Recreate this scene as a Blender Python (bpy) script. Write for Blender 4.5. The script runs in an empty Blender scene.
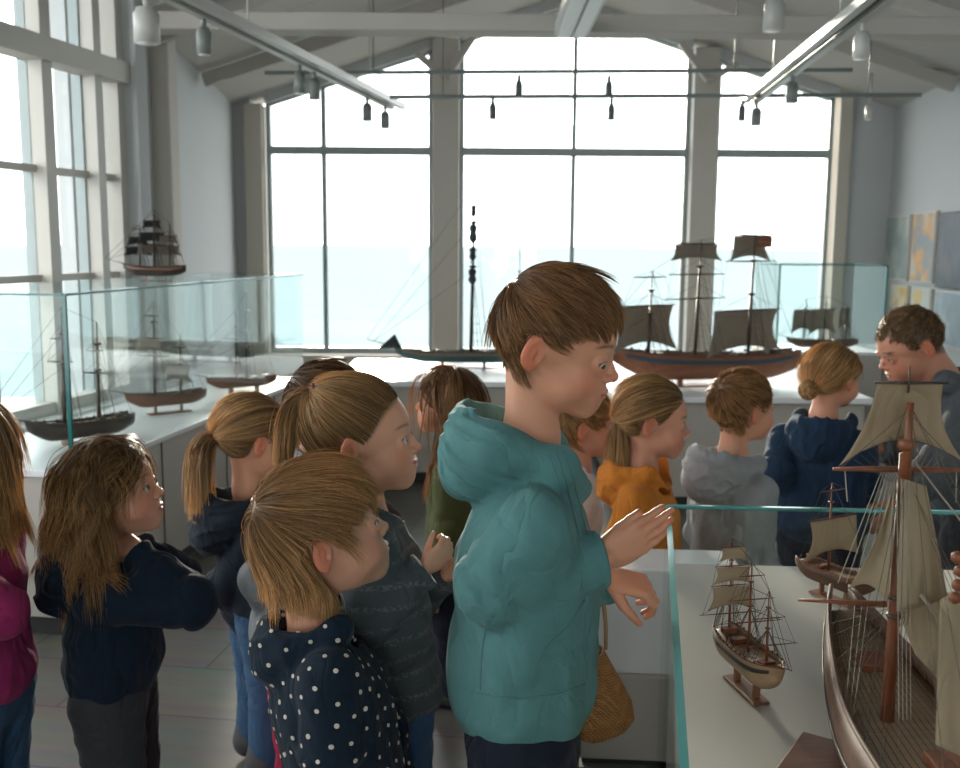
import bpy, math, random
import numpy as np
from mathutils import Vector, Matrix, Euler

# ------------------------------------------------------------------ camera, sky, sun, exposure
SC = bpy.context.scene
COL = SC.collection
F_PX = 1000.0
PITCH = 7.9
ROLL = 0.42
CAM_H = 1.30
cam_d = bpy.data.cameras.new('camera')
cam = bpy.data.objects.new('camera', cam_d)
COL.objects.link(cam)
cam_d.sensor_width = 36.0
cam_d.lens = 36.0 * F_PX / 960.0
cam_d.clip_start = 0.02
cam_d.clip_end = 20000
RM = Matrix.Rotation(math.radians(90 - PITCH), 3, 'X') @ Matrix.Rotation(math.radians(ROLL), 3, 'Z')
cam.location = (0, 0, CAM_H)
cam.rotation_euler = RM.to_euler()
cam_d.dof.use_dof = True
cam_d.dof.focus_distance = 1.42
cam_d.dof.aperture_fstop = 7.5
SC.camera = cam

SC.view_settings.view_transform = 'Standard'
SC.view_settings.look = 'None'
SC.view_settings.gamma = 1.0
SC.view_settings.use_curve_mapping = False
SC.view_settings.exposure = 1.5
SC.cycles.use_denoising = True
SC.cycles.max_bounces = 9
SC.cycles.diffuse_bounces = 4
SC.cycles.glossy_bounces = 4
SC.cycles.transparent_max_bounces = 24
SC.cycles.caustics_reflective = False
SC.cycles.caustics_refractive = False
SC.cycles.sample_clamp_indirect = 6.0

world = bpy.data.worlds.new('sky')
SC.world = world
world.use_nodes = True
wn = world.node_tree.nodes
wl = world.node_tree.links
for n in list(wn): wn.remove(n)
wo = wn.new('ShaderNodeOutputWorld'); wb = wn.new('ShaderNodeBackground')
wtc = wn.new('ShaderNodeTexCoord'); wsep = wn.new('ShaderNodeSeparateXYZ'); wr = wn.new('ShaderNodeValToRGB')
wl.new(wtc.outputs['Generated'], wsep.inputs[0]); wl.new(wsep.outputs['Z'], wr.inputs[0])
wr.color_ramp.elements[0].position = 0.0; wr.color_ramp.elements[0].color = (0.93, 0.985, 1.0, 1)
wr.color_ramp.elements[1].position = 0.35; wr.color_ramp.elements[1].color = (1.0, 0.995, 0.98, 1)
wl.new(wr.outputs[0], wb.inputs[0]); wl.new(wb.outputs[0], wo.inputs[0])
wb.inputs[1].default_value = 2.0

sun_d = bpy.data.lights.new('sun', 'SUN'); sun_d.energy = 3.2; sun_d.angle = math.radians(5)
sun_d.color = (1.0, 0.9, 0.74)
sun = bpy.data.objects.new('sun', sun_d); COL.objects.link(sun)
sun.rotation_euler = Vector((0.12, -1.0, -0.155)).to_track_quat('-Z', 'Y').to_euler()
sun.location = (-4, 12, 8)

def portal(name, loc, rot, sx, sy):
    d = bpy.data.lights.new(name, 'AREA'); d.shape = 'RECTANGLE'; d.size = sx; d.size_y = sy
    d.cycles.is_portal = True
    o = bpy.data.objects.new(name, d); COL.objects.link(o); o.location = loc; o.rotation_euler = rot
    return o
portal('daylight_portal', (0.65, 8.15, 1.7), (math.radians(-90), 0, 0), 4.9, 2.7)
portal('daylight_portal', (-2.4, 3.2, 1.8), (0, math.radians(-90), math.radians(-12)), 2.9, 4.6)

# ------------------------------------------------------------------ helpers
def W(px, py, Y):
    """the point of the room seen at picture point (px, py) at distance Y down the room"""
    d = RM @ Vector(((px - 480.0) / F_PX, (384.0 - py) / F_PX, -1.0))
    t = Y / d.y
    return np.array((d.x * t, Y, CAM_H + d.z * t))

def WZ(px, py, z):
    """same, on the horizontal plane at height z"""
    d = RM @ Vector(((px - 480.0) / F_PX, (384.0 - py) / F_PX, -1.0))
    t = (z - CAM_H) / d.z
    return np.array((d.x * t, d.y * t, z))

V = lambda *a: np.array(a, dtype=float)
def nrm(v):
    v = np.asarray(v, dtype=float); return v / (np.linalg.norm(v) + 1e-12)

def tag(o, label=None, cat=None, group=None, kind=None):
    if label: o['label'] = label
    if cat: o['category'] = cat
    if group: o['group'] = group
    if kind: o['kind'] = kind
    return o

def empty(name, loc=(0, 0, 0), rz=0.0):
    o = bpy.data.objects.new(name, None); COL.objects.link(o); o.location = loc; o.rotation_euler = (0, 0, rz)
    o.empty_display_size = 0.05
    return o

def mesh_np(name, verts, quads, tris=None, smooth=True, mats=(), colors=None, matidx=None, parent=None):
    """object from numpy arrays"""
    me = bpy.data.meshes.new(name)
    verts = np.asarray(verts, dtype=np.float32)
    me.vertices.add(len(verts)); me.vertices.foreach_set('co', verts.ravel())
    nq = 0 if quads is None else len(quads); nt = 0 if tris is None else len(tris)
    loops = []
    if nq: loops.append(np.asarray(quads, dtype=np.int32).ravel())
    if nt: loops.append(np.asarray(tris, dtype=np.int32).ravel())
    loops = np.concatenate(loops)
    me.loops.add(len(loops)); me.loops.foreach_set('vertex_index', loops)
    me.polygons.add(nq + nt)
    st = np.concatenate([np.arange(nq) * 4, nq * 4 + np.arange(nt) * 3]).astype(np.int32)
    me.polygons.foreach_set('loop_start', st)
    if smooth: me.polygons.foreach_set('use_smooth', np.ones(nq + nt, dtype=bool))
    for m in mats: me.materials.append(m)
    if matidx is not None: me.polygons.foreach_set('material_index', np.asarray(matidx, dtype=np.int32))
    me.update(calc_edges=True)
    if colors is not None:
        at = me.color_attributes.new('Col', 'FLOAT_COLOR', 'POINT')
        c = np.ones((len(verts), 4), dtype=np.float32); c[:, :3] = colors
        at.data.foreach_set('color', c.ravel())
    o = bpy.data.objects.new(name, me); COL.objects.link(o)
    if parent is not None: o.parent = parent
    return o

class MB:
    """collects boxes, bars, tubes and strips for ONE mesh object"""
    def __init__(s): s.v = []; s.f = []; s.m = []; s.cur = 0; s.sm = []
    def add(s, vs, fs, smooth=False):
        b = len(s.v); s.v += [tuple(map(float, x)) for x in vs]
        for f in fs: s.f.append(tuple(b + i for i in f)); s.m.append(s.cur); s.sm.append(smooth)
        return s
    def box(s, lo, hi):
        x0, y0, z0 = lo; x1, y1, z1 = hi
        v = [(x0,y0,z0),(x1,y0,z0),(x1,y1,z0),(x0,y1,z0),(x0,y0,z1),(x1,y0,z1),(x1,y1,z1),(x0,y1,z1)]
        return s.add(v, [(0,3,2,1),(4,5,6,7),(0,1,5,4),(1,2,6,5),(2,3,7,6),(3,0,4,7)])
    def obox(s, c, ax, ay, az, hx, hy, hz):
        c, ax, ay, az = map(lambda q: np.asarray(q, float), (c, ax, ay, az))
        v = []
        for k in (-1, 1):
            for (i, j) in ((-1,-1),(1,-1),(1,1),(-1,1)):
                v.append(c + ax*hx*i + ay*hy*j + az*hz*k)
        return s.add(v, [(0,3,2,1),(4,5,6,7),(0,1,5,4),(1,2,6,5),(2,3,7,6),(3,0,4,7)])
    def bar(s, a, b, w, h=None, up=(0, 0, 1)):
        """square bar from a to b"""
        a = np.asarray(a, float); b = np.asarray(b, float); h = h or w
        d = nrm(b - a); up = np.asarray(up, float)
        if abs(np.dot(d, up)) > 0.95: up = V(0, 1, 0)
        x = nrm(np.cross(d, up)); y = np.cross(x, d)
        return s.obox((a + b) / 2, d, x, y, np.linalg.norm(b - a) / 2, w / 2, h / 2)
    def prism(s, pts, z0, z1):
        n = len(pts)
        v = [(p[0], p[1], z0) for p in pts] + [(p[0], p[1], z1) for p in pts]
        f = [tuple(range(n - 1, -1, -1)), tuple(range(n, 2 * n))] + [(i, (i+1) % n, n + (i+1) % n, n + i) for i in range(n)]
        return s.add(v, f)
    def tube(s, pts, r, n=8, caps=True, smooth=True):
        pts = [np.asarray(p, float) for p in pts]; m = len(pts)
        rs = r if hasattr(r, '__len__') else [r] * m
        d0 = nrm(pts[1] - pts[0]); up = V(0, 0, 1) if abs(d0[2]) < 0.9 else V(1, 0, 0)
        x = nrm(np.cross(d0, up)); v = []
        for i in range(m):
            d = nrm(pts[min(i + 1, m - 1)] - pts[max(i - 1, 0)])
            x = nrm(x - d * np.dot(x, d)); y = np.cross(d, x)
            for k in range(n):
                a = 2 * math.pi * k / n
                v.append(pts[i] + (x * math.cos(a) + y * math.sin(a)) * rs[i])
        f = [(i*n + k, i*n + (k+1) % n, (i+1)*n + (k+1) % n, (i+1)*n + k) for i in range(m-1) for k in range(n)]
        if caps: f += [tuple(range(n - 1, -1, -1)), tuple((m-1)*n + k for k in range(n))]
        return s.add(v, f, smooth)
    def lathe(s, prof, c=(0, 0, 0), n=20, axis='Z'):
        v = []; c = np.asarray(c, float)
        for (r, z) in prof:
            for k in range(n):
                a = 2 * math.pi * k / n
                p = V(r * math.cos(a), r * math.sin(a), z)
                if axis == 'X': p = V(z, p[0], p[1])
                v.append(c + p)
        m = len(prof)
        f = [(i*n + k, i*n + (k+1) % n, (i+1)*n + (k+1) % n, (i+1)*n + k) for i in range(m-1) for k in range(n)]
        f += [tuple(range(n - 1, -1, -1)), tuple((m-1)*n + k for k in range(n))]
        return s.add(v, f, True)
    def grid(s, P, thick=0.0):
        """P: array (a,b,3); optional thickness"""
        a, b = P.shape[:2]
        f = [(i*b + j, (i+1)*b + j, (i+1)*b + j+1, i*b + j+1) for i in range(a-1) for j in range(b-1)]
        if thick <= 0: return s.add(P.reshape(-1, 3), f, True)
        du = np.gradient(P, axis=0); dv = np.gradient(P, axis=1)
        N = np.cross(du, dv); N /= (np.linalg.norm(N, axis=2, keepdims=True) + 1e-12)
        A = (P + N * thick / 2).reshape(-1, 3); B = (P - N * thick / 2).reshape(-1, 3); o = a * b
        f2 = [tuple(o + i for i in q[::-1]) for q in f]
        rim = [i*b for i in range(a)] + [(a-1)*b + j for j in range(1, b)] + [i*b + b-1 for i in range(a-2, -1, -1)] + [j for j in range(b-2, 0, -1)]
        f3 = [(rim[i], o + rim[i], o + rim[(i+1) % len(rim)], rim[(i+1) % len(rim)]) for i in range(len(rim))]
        return s.add(np.concatenate([A, B]), f + f2 + f3, True)
    def build(s, name, mat, parent=None, loc=None, rz=0.0, bevel=0.0):
        me = bpy.data.meshes.new(name); me.from_pydata(s.v, [], s.f)
        me.polygons.foreach_set('use_smooth', s.sm)
        for m in (mat if isinstance(mat, (list, tuple)) else [mat]): me.materials.append(m)
        me.polygons.foreach_set('material_index', s.m)
        me.update()
        o = bpy.data.objects.new(name, me); COL.objects.link(o)
        if parent is not None: o.parent = parent
        if loc is not None: o.location = loc
        if rz: o.rotation_euler = (0, 0, rz)
        if bevel > 0:
            bm = o.modifiers.new('bevel', 'BEVEL'); bm.width = bevel; bm.segments = 2; bm.limit_method = 'ANGLE'; bm.angle_limit = math.radians(50)
        return o

# ------------------------------------------------------------------ materials
def srgb(r, g, b):
    f = lambda c: (c / 255.0) / 12.92 if c / 255.0 <= 0.04045 else ((c / 255.0 + 0.055) / 1.055) ** 2.4
    return (f(r), f(g), f(b))

def newmat(name):
    m = bpy.data.materials.new(name); m.use_nodes = True
    nt = m.node_tree
    for n in list(nt.nodes): nt.nodes.remove(n)
    out = nt.nodes.new('ShaderNodeOutputMaterial'); bs = nt.nodes.new('ShaderNodeBsdfPrincipled')
    nt.links.new(bs.outputs[0], out.inputs[0])
    return m, nt, bs, out

def mat(name, col, rough=0.6, var=0.08, scale=6.0, bump=0.0, bscale=60.0, metal=0.0, spec=0.5, stretch=None, sheen=0.0, vcol=False, sss=0.0, col2=None):
    m, nt, bs, out = newmat(name)
    tc = nt.nodes.new('ShaderNodeTexCoord'); mp = nt.nodes.new('ShaderNodeMapping')
    nt.links.new(tc.outputs['Object'], mp.inputs[0])
    if stretch: mp.inputs['Scale'].default_value = stretch
    no = nt.nodes.new('ShaderNodeTexNoise'); no.inputs['Scale'].default_value = scale; no.inputs['Detail'].default_value = 5
    nt.links.new(mp.outputs[0], no.inputs['Vector'])
    mx = nt.nodes.new('ShaderNodeMix'); mx.data_type = 'RGBA'
    nt.links.new(no.outputs['Fac'], mx.inputs['Factor'])
    c = col
    c2 = col2 if col2 else tuple(min(1, x * (1 + var)) for x in c)
    mx.inputs['A'].default_value = (*[x * (1 - var) for x in c], 1)
    mx.inputs['B'].default_value = (*c2, 1)
    src = mx.outputs['Result']
    if vcol:
        at = nt.nodes.new('ShaderNodeVertexColor'); at.layer_name = 'Col'
        m2 = nt.nodes.new('ShaderNodeMix'); m2.data_type = 'RGBA'; m2.blend_type = 'MULTIPLY'
        m2.inputs['Factor'].default_value = 1.0
        nt.links.new(src, m2.inputs['A']); nt.links.new(at.outputs['Color'], m2.inputs['B'])
        src = m2.outputs['Result']
    nt.links.new(src, bs.inputs['Base Color'])
    bs.inputs['Roughness'].default_value = rough
    bs.inputs['Metallic'].default_value = metal
    bs.inputs['Specular IOR Level'].default_value = spec
    if sheen:
        bs.inputs['Sheen Weight'].default_value = sheen; bs.inputs['Sheen Roughness'].default_value = 0.5
    if sss:
        bs.inputs['Subsurface Weight'].default_value = sss
        bs.inputs['Subsurface Radius'].default_value = (1.0, 0.32, 0.16)
        bs.inputs['Subsurface Scale'].default_value = 0.008
    if bump:
        n2 = nt.nodes.new('ShaderNodeTexNoise'); n2.inputs['Scale'].default_value = bscale; n2.inputs['Detail'].default_value = 3
        nt.links.new(mp.outputs[0], n2.inputs['Vector'])
        bp = nt.nodes.new('ShaderNodeBump'); bp.inputs['Strength'].default_value = bump; bp.inputs['Distance'].default_value = 0.002
        nt.links.new(n2.outputs['Fac'], bp.inputs['Height']); nt.links.new(bp.outputs[0], bs.inputs['Normal'])
    return m

def glassmat(name, tint, refl=0.06, refl_edge=0.6, rough=0.0):
    """thin clear pane: lets light straight through with a tint, reflects at grazing angles"""
    m, nt, bs, out = newmat(name); nt.nodes.remove(bs)
    tr = nt.nodes.new('ShaderNodeBsdfTransparent'); tr.inputs[0].default_value = (*tint, 1)
    gl = nt.nodes.new('ShaderNodeBsdfGlossy'); gl.inputs['Roughness'].default_value = rough
    lw = nt.nodes.new('ShaderNodeLayerWeight'); lw.inputs[0].default_value = 0.12
    mr = nt.nodes.new('ShaderNodeMapRange'); mr.inputs['To Min'].default_value = refl; mr.inputs['To Max'].default_value = refl_edge
    nt.links.new(lw.outputs['Fresnel'], mr.inputs['Value'])
    mx = nt.nodes.new('ShaderNodeMixShader')
    nt.links.new(mr.outputs[0], mx.inputs[0]); nt.links.new(tr.outputs[0], mx.inputs[1]); nt.links.new(gl.outputs[0], mx.inputs[2])
    nt.links.new(mx.outputs[0], out.inputs[0])
    return m

def woodmat(name, c1, c2, scale=4.0, stretch=(1, 1, 1), rough=0.45):
    m, nt, bs, out = newmat(name)
    tc = nt.nodes.new('ShaderNodeTexCoord'); mp = nt.nodes.new('ShaderNodeMapping'); mp.inputs['Scale'].default_value = stretch
    wv = nt.nodes.new('ShaderNodeTexNoise'); wv.inputs['Scale'].default_value = scale; wv.inputs['Detail'].default_value = 6; wv.inputs['Distortion'].default_value = 1.2
    rp = nt.nodes.new('ShaderNodeValToRGB'); rp.color_ramp.elements[0].color = (*c1, 1); rp.color_ramp.elements[1].color = (*c2, 1)
    rp.color_ramp.elements[0].position = 0.3; rp.color_ramp.elements[1].position = 0.7
    nt.links.new(tc.outputs['Object'], mp.inputs[0]); nt.links.new(mp.outputs[0], wv.inputs['Vector'])
    nt.links.new(wv.outputs['Fac'], rp.inputs[0]); nt.links.new(rp.outputs[0], bs.inputs['Base Color'])
    bs.inputs['Roughness'].default_value = rough
    return m

def dotwave(m, scale, colr, axis='Z', fac=0.5, kind='WAVE'):
    """knit rows laid over a cloth material"""
    nt = m.node_tree; bs = [n for n in nt.nodes if n.type == 'BSDF_PRINCIPLED'][0]
    src = bs.inputs['Base Color'].links[0].from_socket
    tc = nt.nodes.new('ShaderNodeTexCoord')
    wv = nt.nodes.new('ShaderNodeTexWave'); wv.bands_direction = axis; wv.inputs['Scale'].default_value = scale
    wv.inputs['Distortion'].default_value = 1.5; wv.inputs['Detail'].default_value = 2
    no = nt.nodes.new('ShaderNodeTexNoise'); no.inputs['Scale'].default_value = 220; no.inputs['Detail'].default_value = 1
    nt.links.new(tc.outputs['Object'], wv.inputs['Vector']); nt.links.new(tc.outputs['Object'], no.inputs['Vector'])
    r1 = nt.nodes.new('ShaderNodeMapRange'); r1.inputs['From Min'].default_value = 0.72; r1.inputs['From Max'].default_value = 0.95
    nt.links.new(wv.outputs['Fac'], r1.inputs['Value'])
    r2 = nt.nodes.new('ShaderNodeMapRange'); r2.inputs['From Min'].default_value = 0.46; r2.inputs['From Max'].default_value = 0.56
    nt.links.new(no.outputs['Fac'], r2.inputs['Value'])
    mu = nt.nodes.new('ShaderNodeMath'); mu.operation = 'MULTIPLY'; nt.links.new(r1.outputs[0], mu.inputs[0]); nt.links.new(r2.outputs[0], mu.inputs[1])
    m3 = nt.nodes.new('ShaderNodeMath'); m3.operation = 'MULTIPLY'; m3.inputs[1].default_value = fac; nt.links.new(mu.outputs[0], m3.inputs[0])
    mx = nt.nodes.new('ShaderNodeMix'); mx.data_type = 'RGBA'; nt.links.new(m3.outputs[0], mx.inputs['Factor'])
    nt.links.new(src, mx.inputs['A']); mx.inputs['B'].default_value = (*colr, 1)
    nt.links.new(mx.outputs['Result'], bs.inputs['Base Color'])
    return m

# ------------------------------------------------------------------ implicit surfaces
def smin(a, b, k):
    h = np.clip(0.5 + 0.5 * (b - a) / k, 0, 1)
    return b * (1 - h) + a * h - k * h * (1 - h)
def smax(a, b, k): return -smin(-a, -b, k)
def s_sph(P, c, r): return np.linalg.norm(P - c, axis=1) - r
def s_ell(P, c, r, R=None):
    q = P - c
    if R is not None: q = q @ R
    r = np.asarray(r, float)
    k0 = np.linalg.norm(q / r, axis=1); k1 = np.linalg.norm(q / (r * r), axis=1) + 1e-9
    return k0 * (k0 - 1) / k1
def seg(P, a, b):
    ab = b - a; t = np.clip((P - a) @ ab / (ab @ ab + 1e-12), 0, 1)
    return t, np.linalg.norm(P - a - t[:, None] * ab, axis=1)
def s_cap(P, a, b, ra, rb=None):
    t, d = seg(P, np.asarray(a, float), np.asarray(b, float))
    return d - (ra + ((rb if rb is not None else ra) - ra) * t)
def s_chain(P, pts, rs, k=0.0):
    d = None
    for i in range(len(pts) - 1):
        e = s_cap(P, pts[i], pts[i+1], rs[i], rs[i+1])
        d = e if d is None else (smin(d, e, k) if k else np.minimum(d, e))
    return d
def squash(P, o, ax, k):
    """space squeezed along axis ax about point o, so that round things come out k times wider"""
    q = P - o; l = q @ ax
    return o + q - np.outer(l * (1 - 1 / k), ax)
def wob(P, s, seed=0):
    """cheap smooth noise in -1..1"""
    r = np.random.RandomState(seed); o = 0
    for i in range(4):
        k = r.normal(size=3); k *= s * (1 + 0.5 * i) / np.linalg.norm(k)
        k2 = r.normal(size=3); k2 *= s * 0.7 / np.linalg.norm(k2)
        o = o + np.sin(P @ k + 1.7 * np.sin(P @ k2 + r.uniform(0, 6)) + r.uniform(0, 6))
    return o / 4
def ridge(P, s, seed=0, stretch=None):
    Q = P if stretch is None else P * np.asarray(stretch)
    w = wob(Q, s, seed)
    return np.exp(-(w / 0.22) ** 2)

def polygonize(f, lo, hi, h, B=8):
    lo = np.asarray(lo, float); hi = np.asarray(hi, float)
    nb = np.maximum(1, np.ceil((hi - lo) / h / B).astype(int)); n = nb * B
    bc = np.stack(np.meshgrid(*[np.arange(k) for k in nb], indexing='ij'), -1).reshape(-1, 3)
    cen = lo + (bc + 0.5) * B * h
    dv = f(cen)
    act = np.abs(dv) < B * h * 0.87 * 1.7 + 2 * h
    vals = np.empty(tuple(n), dtype=np.float32)
    v6 = vals.reshape(nb[0], B, nb[1], B, nb[2], B)
    sg = np.where(dv.reshape(tuple(nb)) < 0, -1.0, 1.0)
    v6[:] = sg[:, None, :, None, :, None]
    off = np.stack(np.meshgrid(np.arange(B), np.arange(B), np.arange(B), indexing='ij'), -1).reshape(-1, 3)
    ab = bc[act]
    for i in range(0, len(ab), 200):
        blk = ab[i:i+200]
        P = lo + (blk[:, None, :] * B + off[None]) * h
        d = f(P.reshape(-1, 3)).reshape(len(blk), B, B, B)
        for q, (x, y, z) in enumerate(blk): v6[x, :, y, :, z, :] = d[q]
    ins = vals < 0
    c = np.zeros(tuple(n - 1), dtype=np.int8)
    offs = [(i, j, k) for i in (0, 1) for j in (0, 1) for k in (0, 1)]
    for (i, j, k) in offs: c += ins[i:n[0]-1+i, j:n[1]-1+j, k:n[2]-1+k]
    ids = np.argwhere((c > 0) & (c < 8))
    idx = np.full(tuple(n - 1), -1, dtype=np.int32); idx[tuple(ids.T)] = np.arange(len(ids))
    pos = np.zeros((len(ids), 3)); cnt = np.zeros(len(ids))
    for a in offs:
        for ax in range(3):
            if a[ax]: continue
            b = list(a); b[ax] = 1
            va = vals[ids[:, 0]+a[0], ids[:, 1]+a[1], ids[:, 2]+a[2]]; vb = vals[ids[:, 0]+b[0], ids[:, 1]+b[1], ids[:, 2]+b[2]]
            m = (va < 0) != (vb < 0)
            t = np.where(m, va / np.where(m, va - vb, 1), 0)
            p = np.tile(np.array(a, float), (len(ids), 1)); p[:, ax] += t
            pos += p * m[:, None]; cnt += m
    verts = lo + (ids + pos / np.maximum(cnt, 1)[:, None]) * h
    quads = []
    for ax in range(3):
        u, w = [(1, 2), (2, 0), (0, 1)][ax]
        s0 = [slice(None)] * 3; s1 = [slice(None)] * 3
        s0[ax] = slice(0, n[ax]-1); s1[ax] = slice(1, n[ax])
        A = ins[tuple(s0)]; Bv = ins[tuple(s1)]
        e = np.argwhere(A != Bv)
        e = e[(e[:, u] > 0) & (e[:, w] > 0) & (e[:, u] < n[u]-1) & (e[:, w] < n[w]-1)]
        if not len(e): continue
        flip = A[tuple(e.T)]
        def cell(du, dw):
            q = e.copy(); q[:, u] += du; q[:, w] += dw; return idx[tuple(q.T)]
        q4 = np.stack([cell(-1, -1), cell(0, -1), cell(0, 0), cell(-1, 0)], 1)
        q4[~flip] = q4[~flip][:, ::-1]
        quads.append(q4)
    quads = np.concatenate(quads); quads = quads[(quads >= 0).all(1)]
    return verts, quads

def bounds(pts, pad):
    p = np.array(pts); return p.min(0) - pad, p.max(0) + pad

def merge(parts):
    """join (verts, quads, colors) islands"""
    v, q, c = [], [], []; b = 0
    for a in parts:
        v.append(a[0]); q.append(np.asarray(a[1]) + b); c.append(a[2]); b += len(a[0])
    return np.concatenate(v), np.concatenate(q), np.concatenate(c)

def march(f, o, d, far=0.5):
    """first point where the ray meets the surface of f, and whether it does"""
    t = 0.0; o = np.asarray(o, float); d = nrm(d)
    for _ in range(90):
        v = float(f((o + d * t)[None])[0])
        if v < 0.0004: return o + d * t
        t += max(v * 0.7, 0.0004)
        if t > far: return None
    return o + d * t

def seam(mb, f, pts, dirs, r, n=6, lift=0.0):
    """thin tube lying on the surface of f: pts are points outside, dirs point inwards"""
    out = []
    for p, d in zip(pts, dirs):
        h = march(f, p, d)
        if h is not None: out.append(h - nrm(d) * lift)
    if len(out) > 2: mb.tube(out, r, n)
    return out

def seam_px(mb, f, pix, r, start=0.5, far=5.0, n=6, sub=6):
    """stitched line on the cloth through the given points of the picture"""
    pix = np.array(pix, float); t = np.linspace(0, len(pix) - 1, (len(pix) - 1) * sub + 1)
    xs = np.interp(t, range(len(pix)), pix[:, 0]); ys = np.interp(t, range(len(pix)), pix[:, 1])
    o = V(0, 0, CAM_H); D = np.array([nrm(W(x, y, 1.0) - o) for x, y in zip(xs, ys)])
    T = np.full(len(D), float(start)); hit = np.zeros(len(D), bool)
    for _ in range(120):
        v = f(o + D * T[:, None]); hit |= v < 0.0006
        T = np.where(hit | (T > far), T, T + np.maximum(v * 0.7, 0.0004))
    P = (o + D * T[:, None])[hit]
    if len(P) > 2: mb.tube(list(P), r, n)
    return P

# ------------------------------------------------------------------ heads
class Frame:
    """heading in degrees clockwise from straight down the room, pitch up, roll to the right"""
    def __init__(s, c, hd, pitch=0.0, roll=0.0, size=1.0):
        a = math.radians(hd); p = math.radians(pitch); r = math.radians(roll)
        f = V(math.sin(a) * math.cos(p), math.cos(a) * math.cos(p), math.sin(p))
        x = V(math.cos(a), -math.sin(a), 0); u = np.cross(x, f)
        x2 = x * math.cos(r) - u * math.sin(r); u2 = x * math.sin(r) + u * math.cos(r)
        s.c = np.asarray(c, float); s.R = np.stack([x2, f, u2], 1); s.s = size
    def w(s, p): return s.c + s.s * (np.asarray(p, float) @ s.R.T)
    def l(s, P): return (P - s.c) @ s.R / s.s
    def d(s, v): return np.asarray(v, float) @ s.R.T

def rotx(a):
    a = math.radians(a); return np.array([[1, 0, 0], [0, math.cos(a), -math.sin(a)], [0, math.sin(a), math.cos(a)]])
def rotz(a):
    a = math.radians(a); return np.array([[math.cos(a), -math.sin(a), 0], [math.sin(a), math.cos(a), 0], [0, 0, 1]])

EYE = V(0.148, 0.352, -0.045)
def head_local(Q, o):
    """head in units of its own height; o: options smile, adult, closed"""
    sx = V(1, 1, 1)
    A = Q * 1.0; ax = np.abs(Q[:, 0]); M = Q.copy(); M[:, 0] = ax      # mirrored
    ad = o.get('adult', 0.0)
    d = s_ell(Q, V(0, -0.02, 0.10), (0.355, 0.415, 0.395))
    d = smin(d, s_ell(Q, V(0, 0.13, 0.05), (0.30, 0.29, 0.33)), 0.06)
    d = smin(d, s_ell(Q, V(0, 0.14, -0.16), (0.262 + 0.01*ad, 0.27, 0.25)), 0.06)
    d = smin(d, s_ell(Q, V(0, 0.13, -0.29), (0.205 + 0.05*ad, 0.245, 0.185)), 0.06)
    d = smin(d, s_sph(Q, V(0, 0.318 + 0.02*ad, -0.395), 0.082), 0.12)
    d = smin(d, s_sph(M, V(0.155, 0.245, -0.215), 0.118), 0.11)
    d = smin(d, s_ell(Q, V(0, 0.36, -0.275), (0.12, 0.06, 0.085)), 0.09)          # muzzle
    d = smax(d, -s_ell(M, V(0.16, 0.475, -0.055), (0.10, 0.085, 0.058)), 0.05)         # sockets
    if ad: d = smin(d, s_ell(M, V(0.13, 0.400, 0.035), (0.10, 0.03, 0.022)), 0.05)
    e = s_sph(M, EYE, 0.070)                                                          # lids
    d = smin(d, e, 0.02)
    op = o.get('open', 1.0)
    RE = rotz(-14)
    cut = s_ell(M, EYE + V(0.004, 0.075, 0.004 * op - 0.012*(1-op)), (0.068, 0.058, 0.034 * op + 0.003), RE)
    d = smax(d, -cut, 0.008)
    # nose
    d = smin(d, s_chain(Q, [V(0, 0.375, 0.0), V(0, 0.428 + .015*ad, -0.085), V(0, 0.450 + .015*ad, -0.135)], [0.024, 0.027, 0.036], 0.02), 0.035)
    d = smin(d, s_sph(Q, V(0, 0.462 + .012*ad, -0.138), 0.036), 0.025)
    d = smin(d, s_sph(M, V(0.045, 0.432, -0.158), 0.027), 0.022)
    d = smax(d, -s_ell(M, V(0.022, 0.462, -0.188), (0.013, 0.02, 0.012)), 0.008)
    # lips
    sm = o.get('smile', 0.0)
    zc = -0.272 + sm * 3.0 * ax * ax
    L = Q.copy(); L[:, 2] -= (zc + 0.272)
    d = smin(d, s_ell(L, V(0, 0.416, -0.254), (0.088 + 0.02*sm, 0.040, 0.021)), 0.012)
    d = smin(d, s_ell(L, V(0, 0.408, -0.296), (0.070 + 0.02*sm, 0.040, 0.024)), 0.014)
    gap = o.get('gap', 0.0)
    d = smax(d, -s_ell(L, V(0, 0.475, -0.2745), (0.096 + 0.02*sm, 0.055, 0.0055 + gap)), 0.006)
    # ears
    RE2 = rotx(12) @ rotz(0)
    ec = V(0.352, -0.045, -0.055)
    RR = rotz(24)
    E = (M - ec) @ RR; E = E @ rotx(-12)
    er = s_ell(E, V(0, 0, 0), (0.030, 0.078, 0.122))
    er = np.minimum(er, s_ell(E, V(-0.005, 0.012, -0.085), (0.024, 0.042, 0.045)))
    er = smax(er, -s_ell(E, V(0.036, 0.008, 0.012), (0.022, 0.050, 0.082)), 0.012)
    er = smin(er, s_ell(E, V(0.012, 0.0, -0.012), (0.012, 0.02, 0.05)), 0.012)
    er = smax(er, -s_ell(E, V(0.028, 0.026, -0.02), (0.020, 0.022, 0.03)), 0.01)
    d = smin(d, er, 0.018)
    return d

def head_sdf(fr, neck, o):
    nb, nr = neck                                                        # world neck base, radius
    top = fr.w(V(0, -0.11, -0.22)); s = fr.s
    def f(P):
        d = head_local(fr.l(P), o) * s
        n = s_chain(P, [top, (top * 0.4 + nb * 0.6), nb], [nr * 0.98, nr, nr * 1.18], 0.02)
        return smin(d, n, 0.07 * s)
    return f

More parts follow.
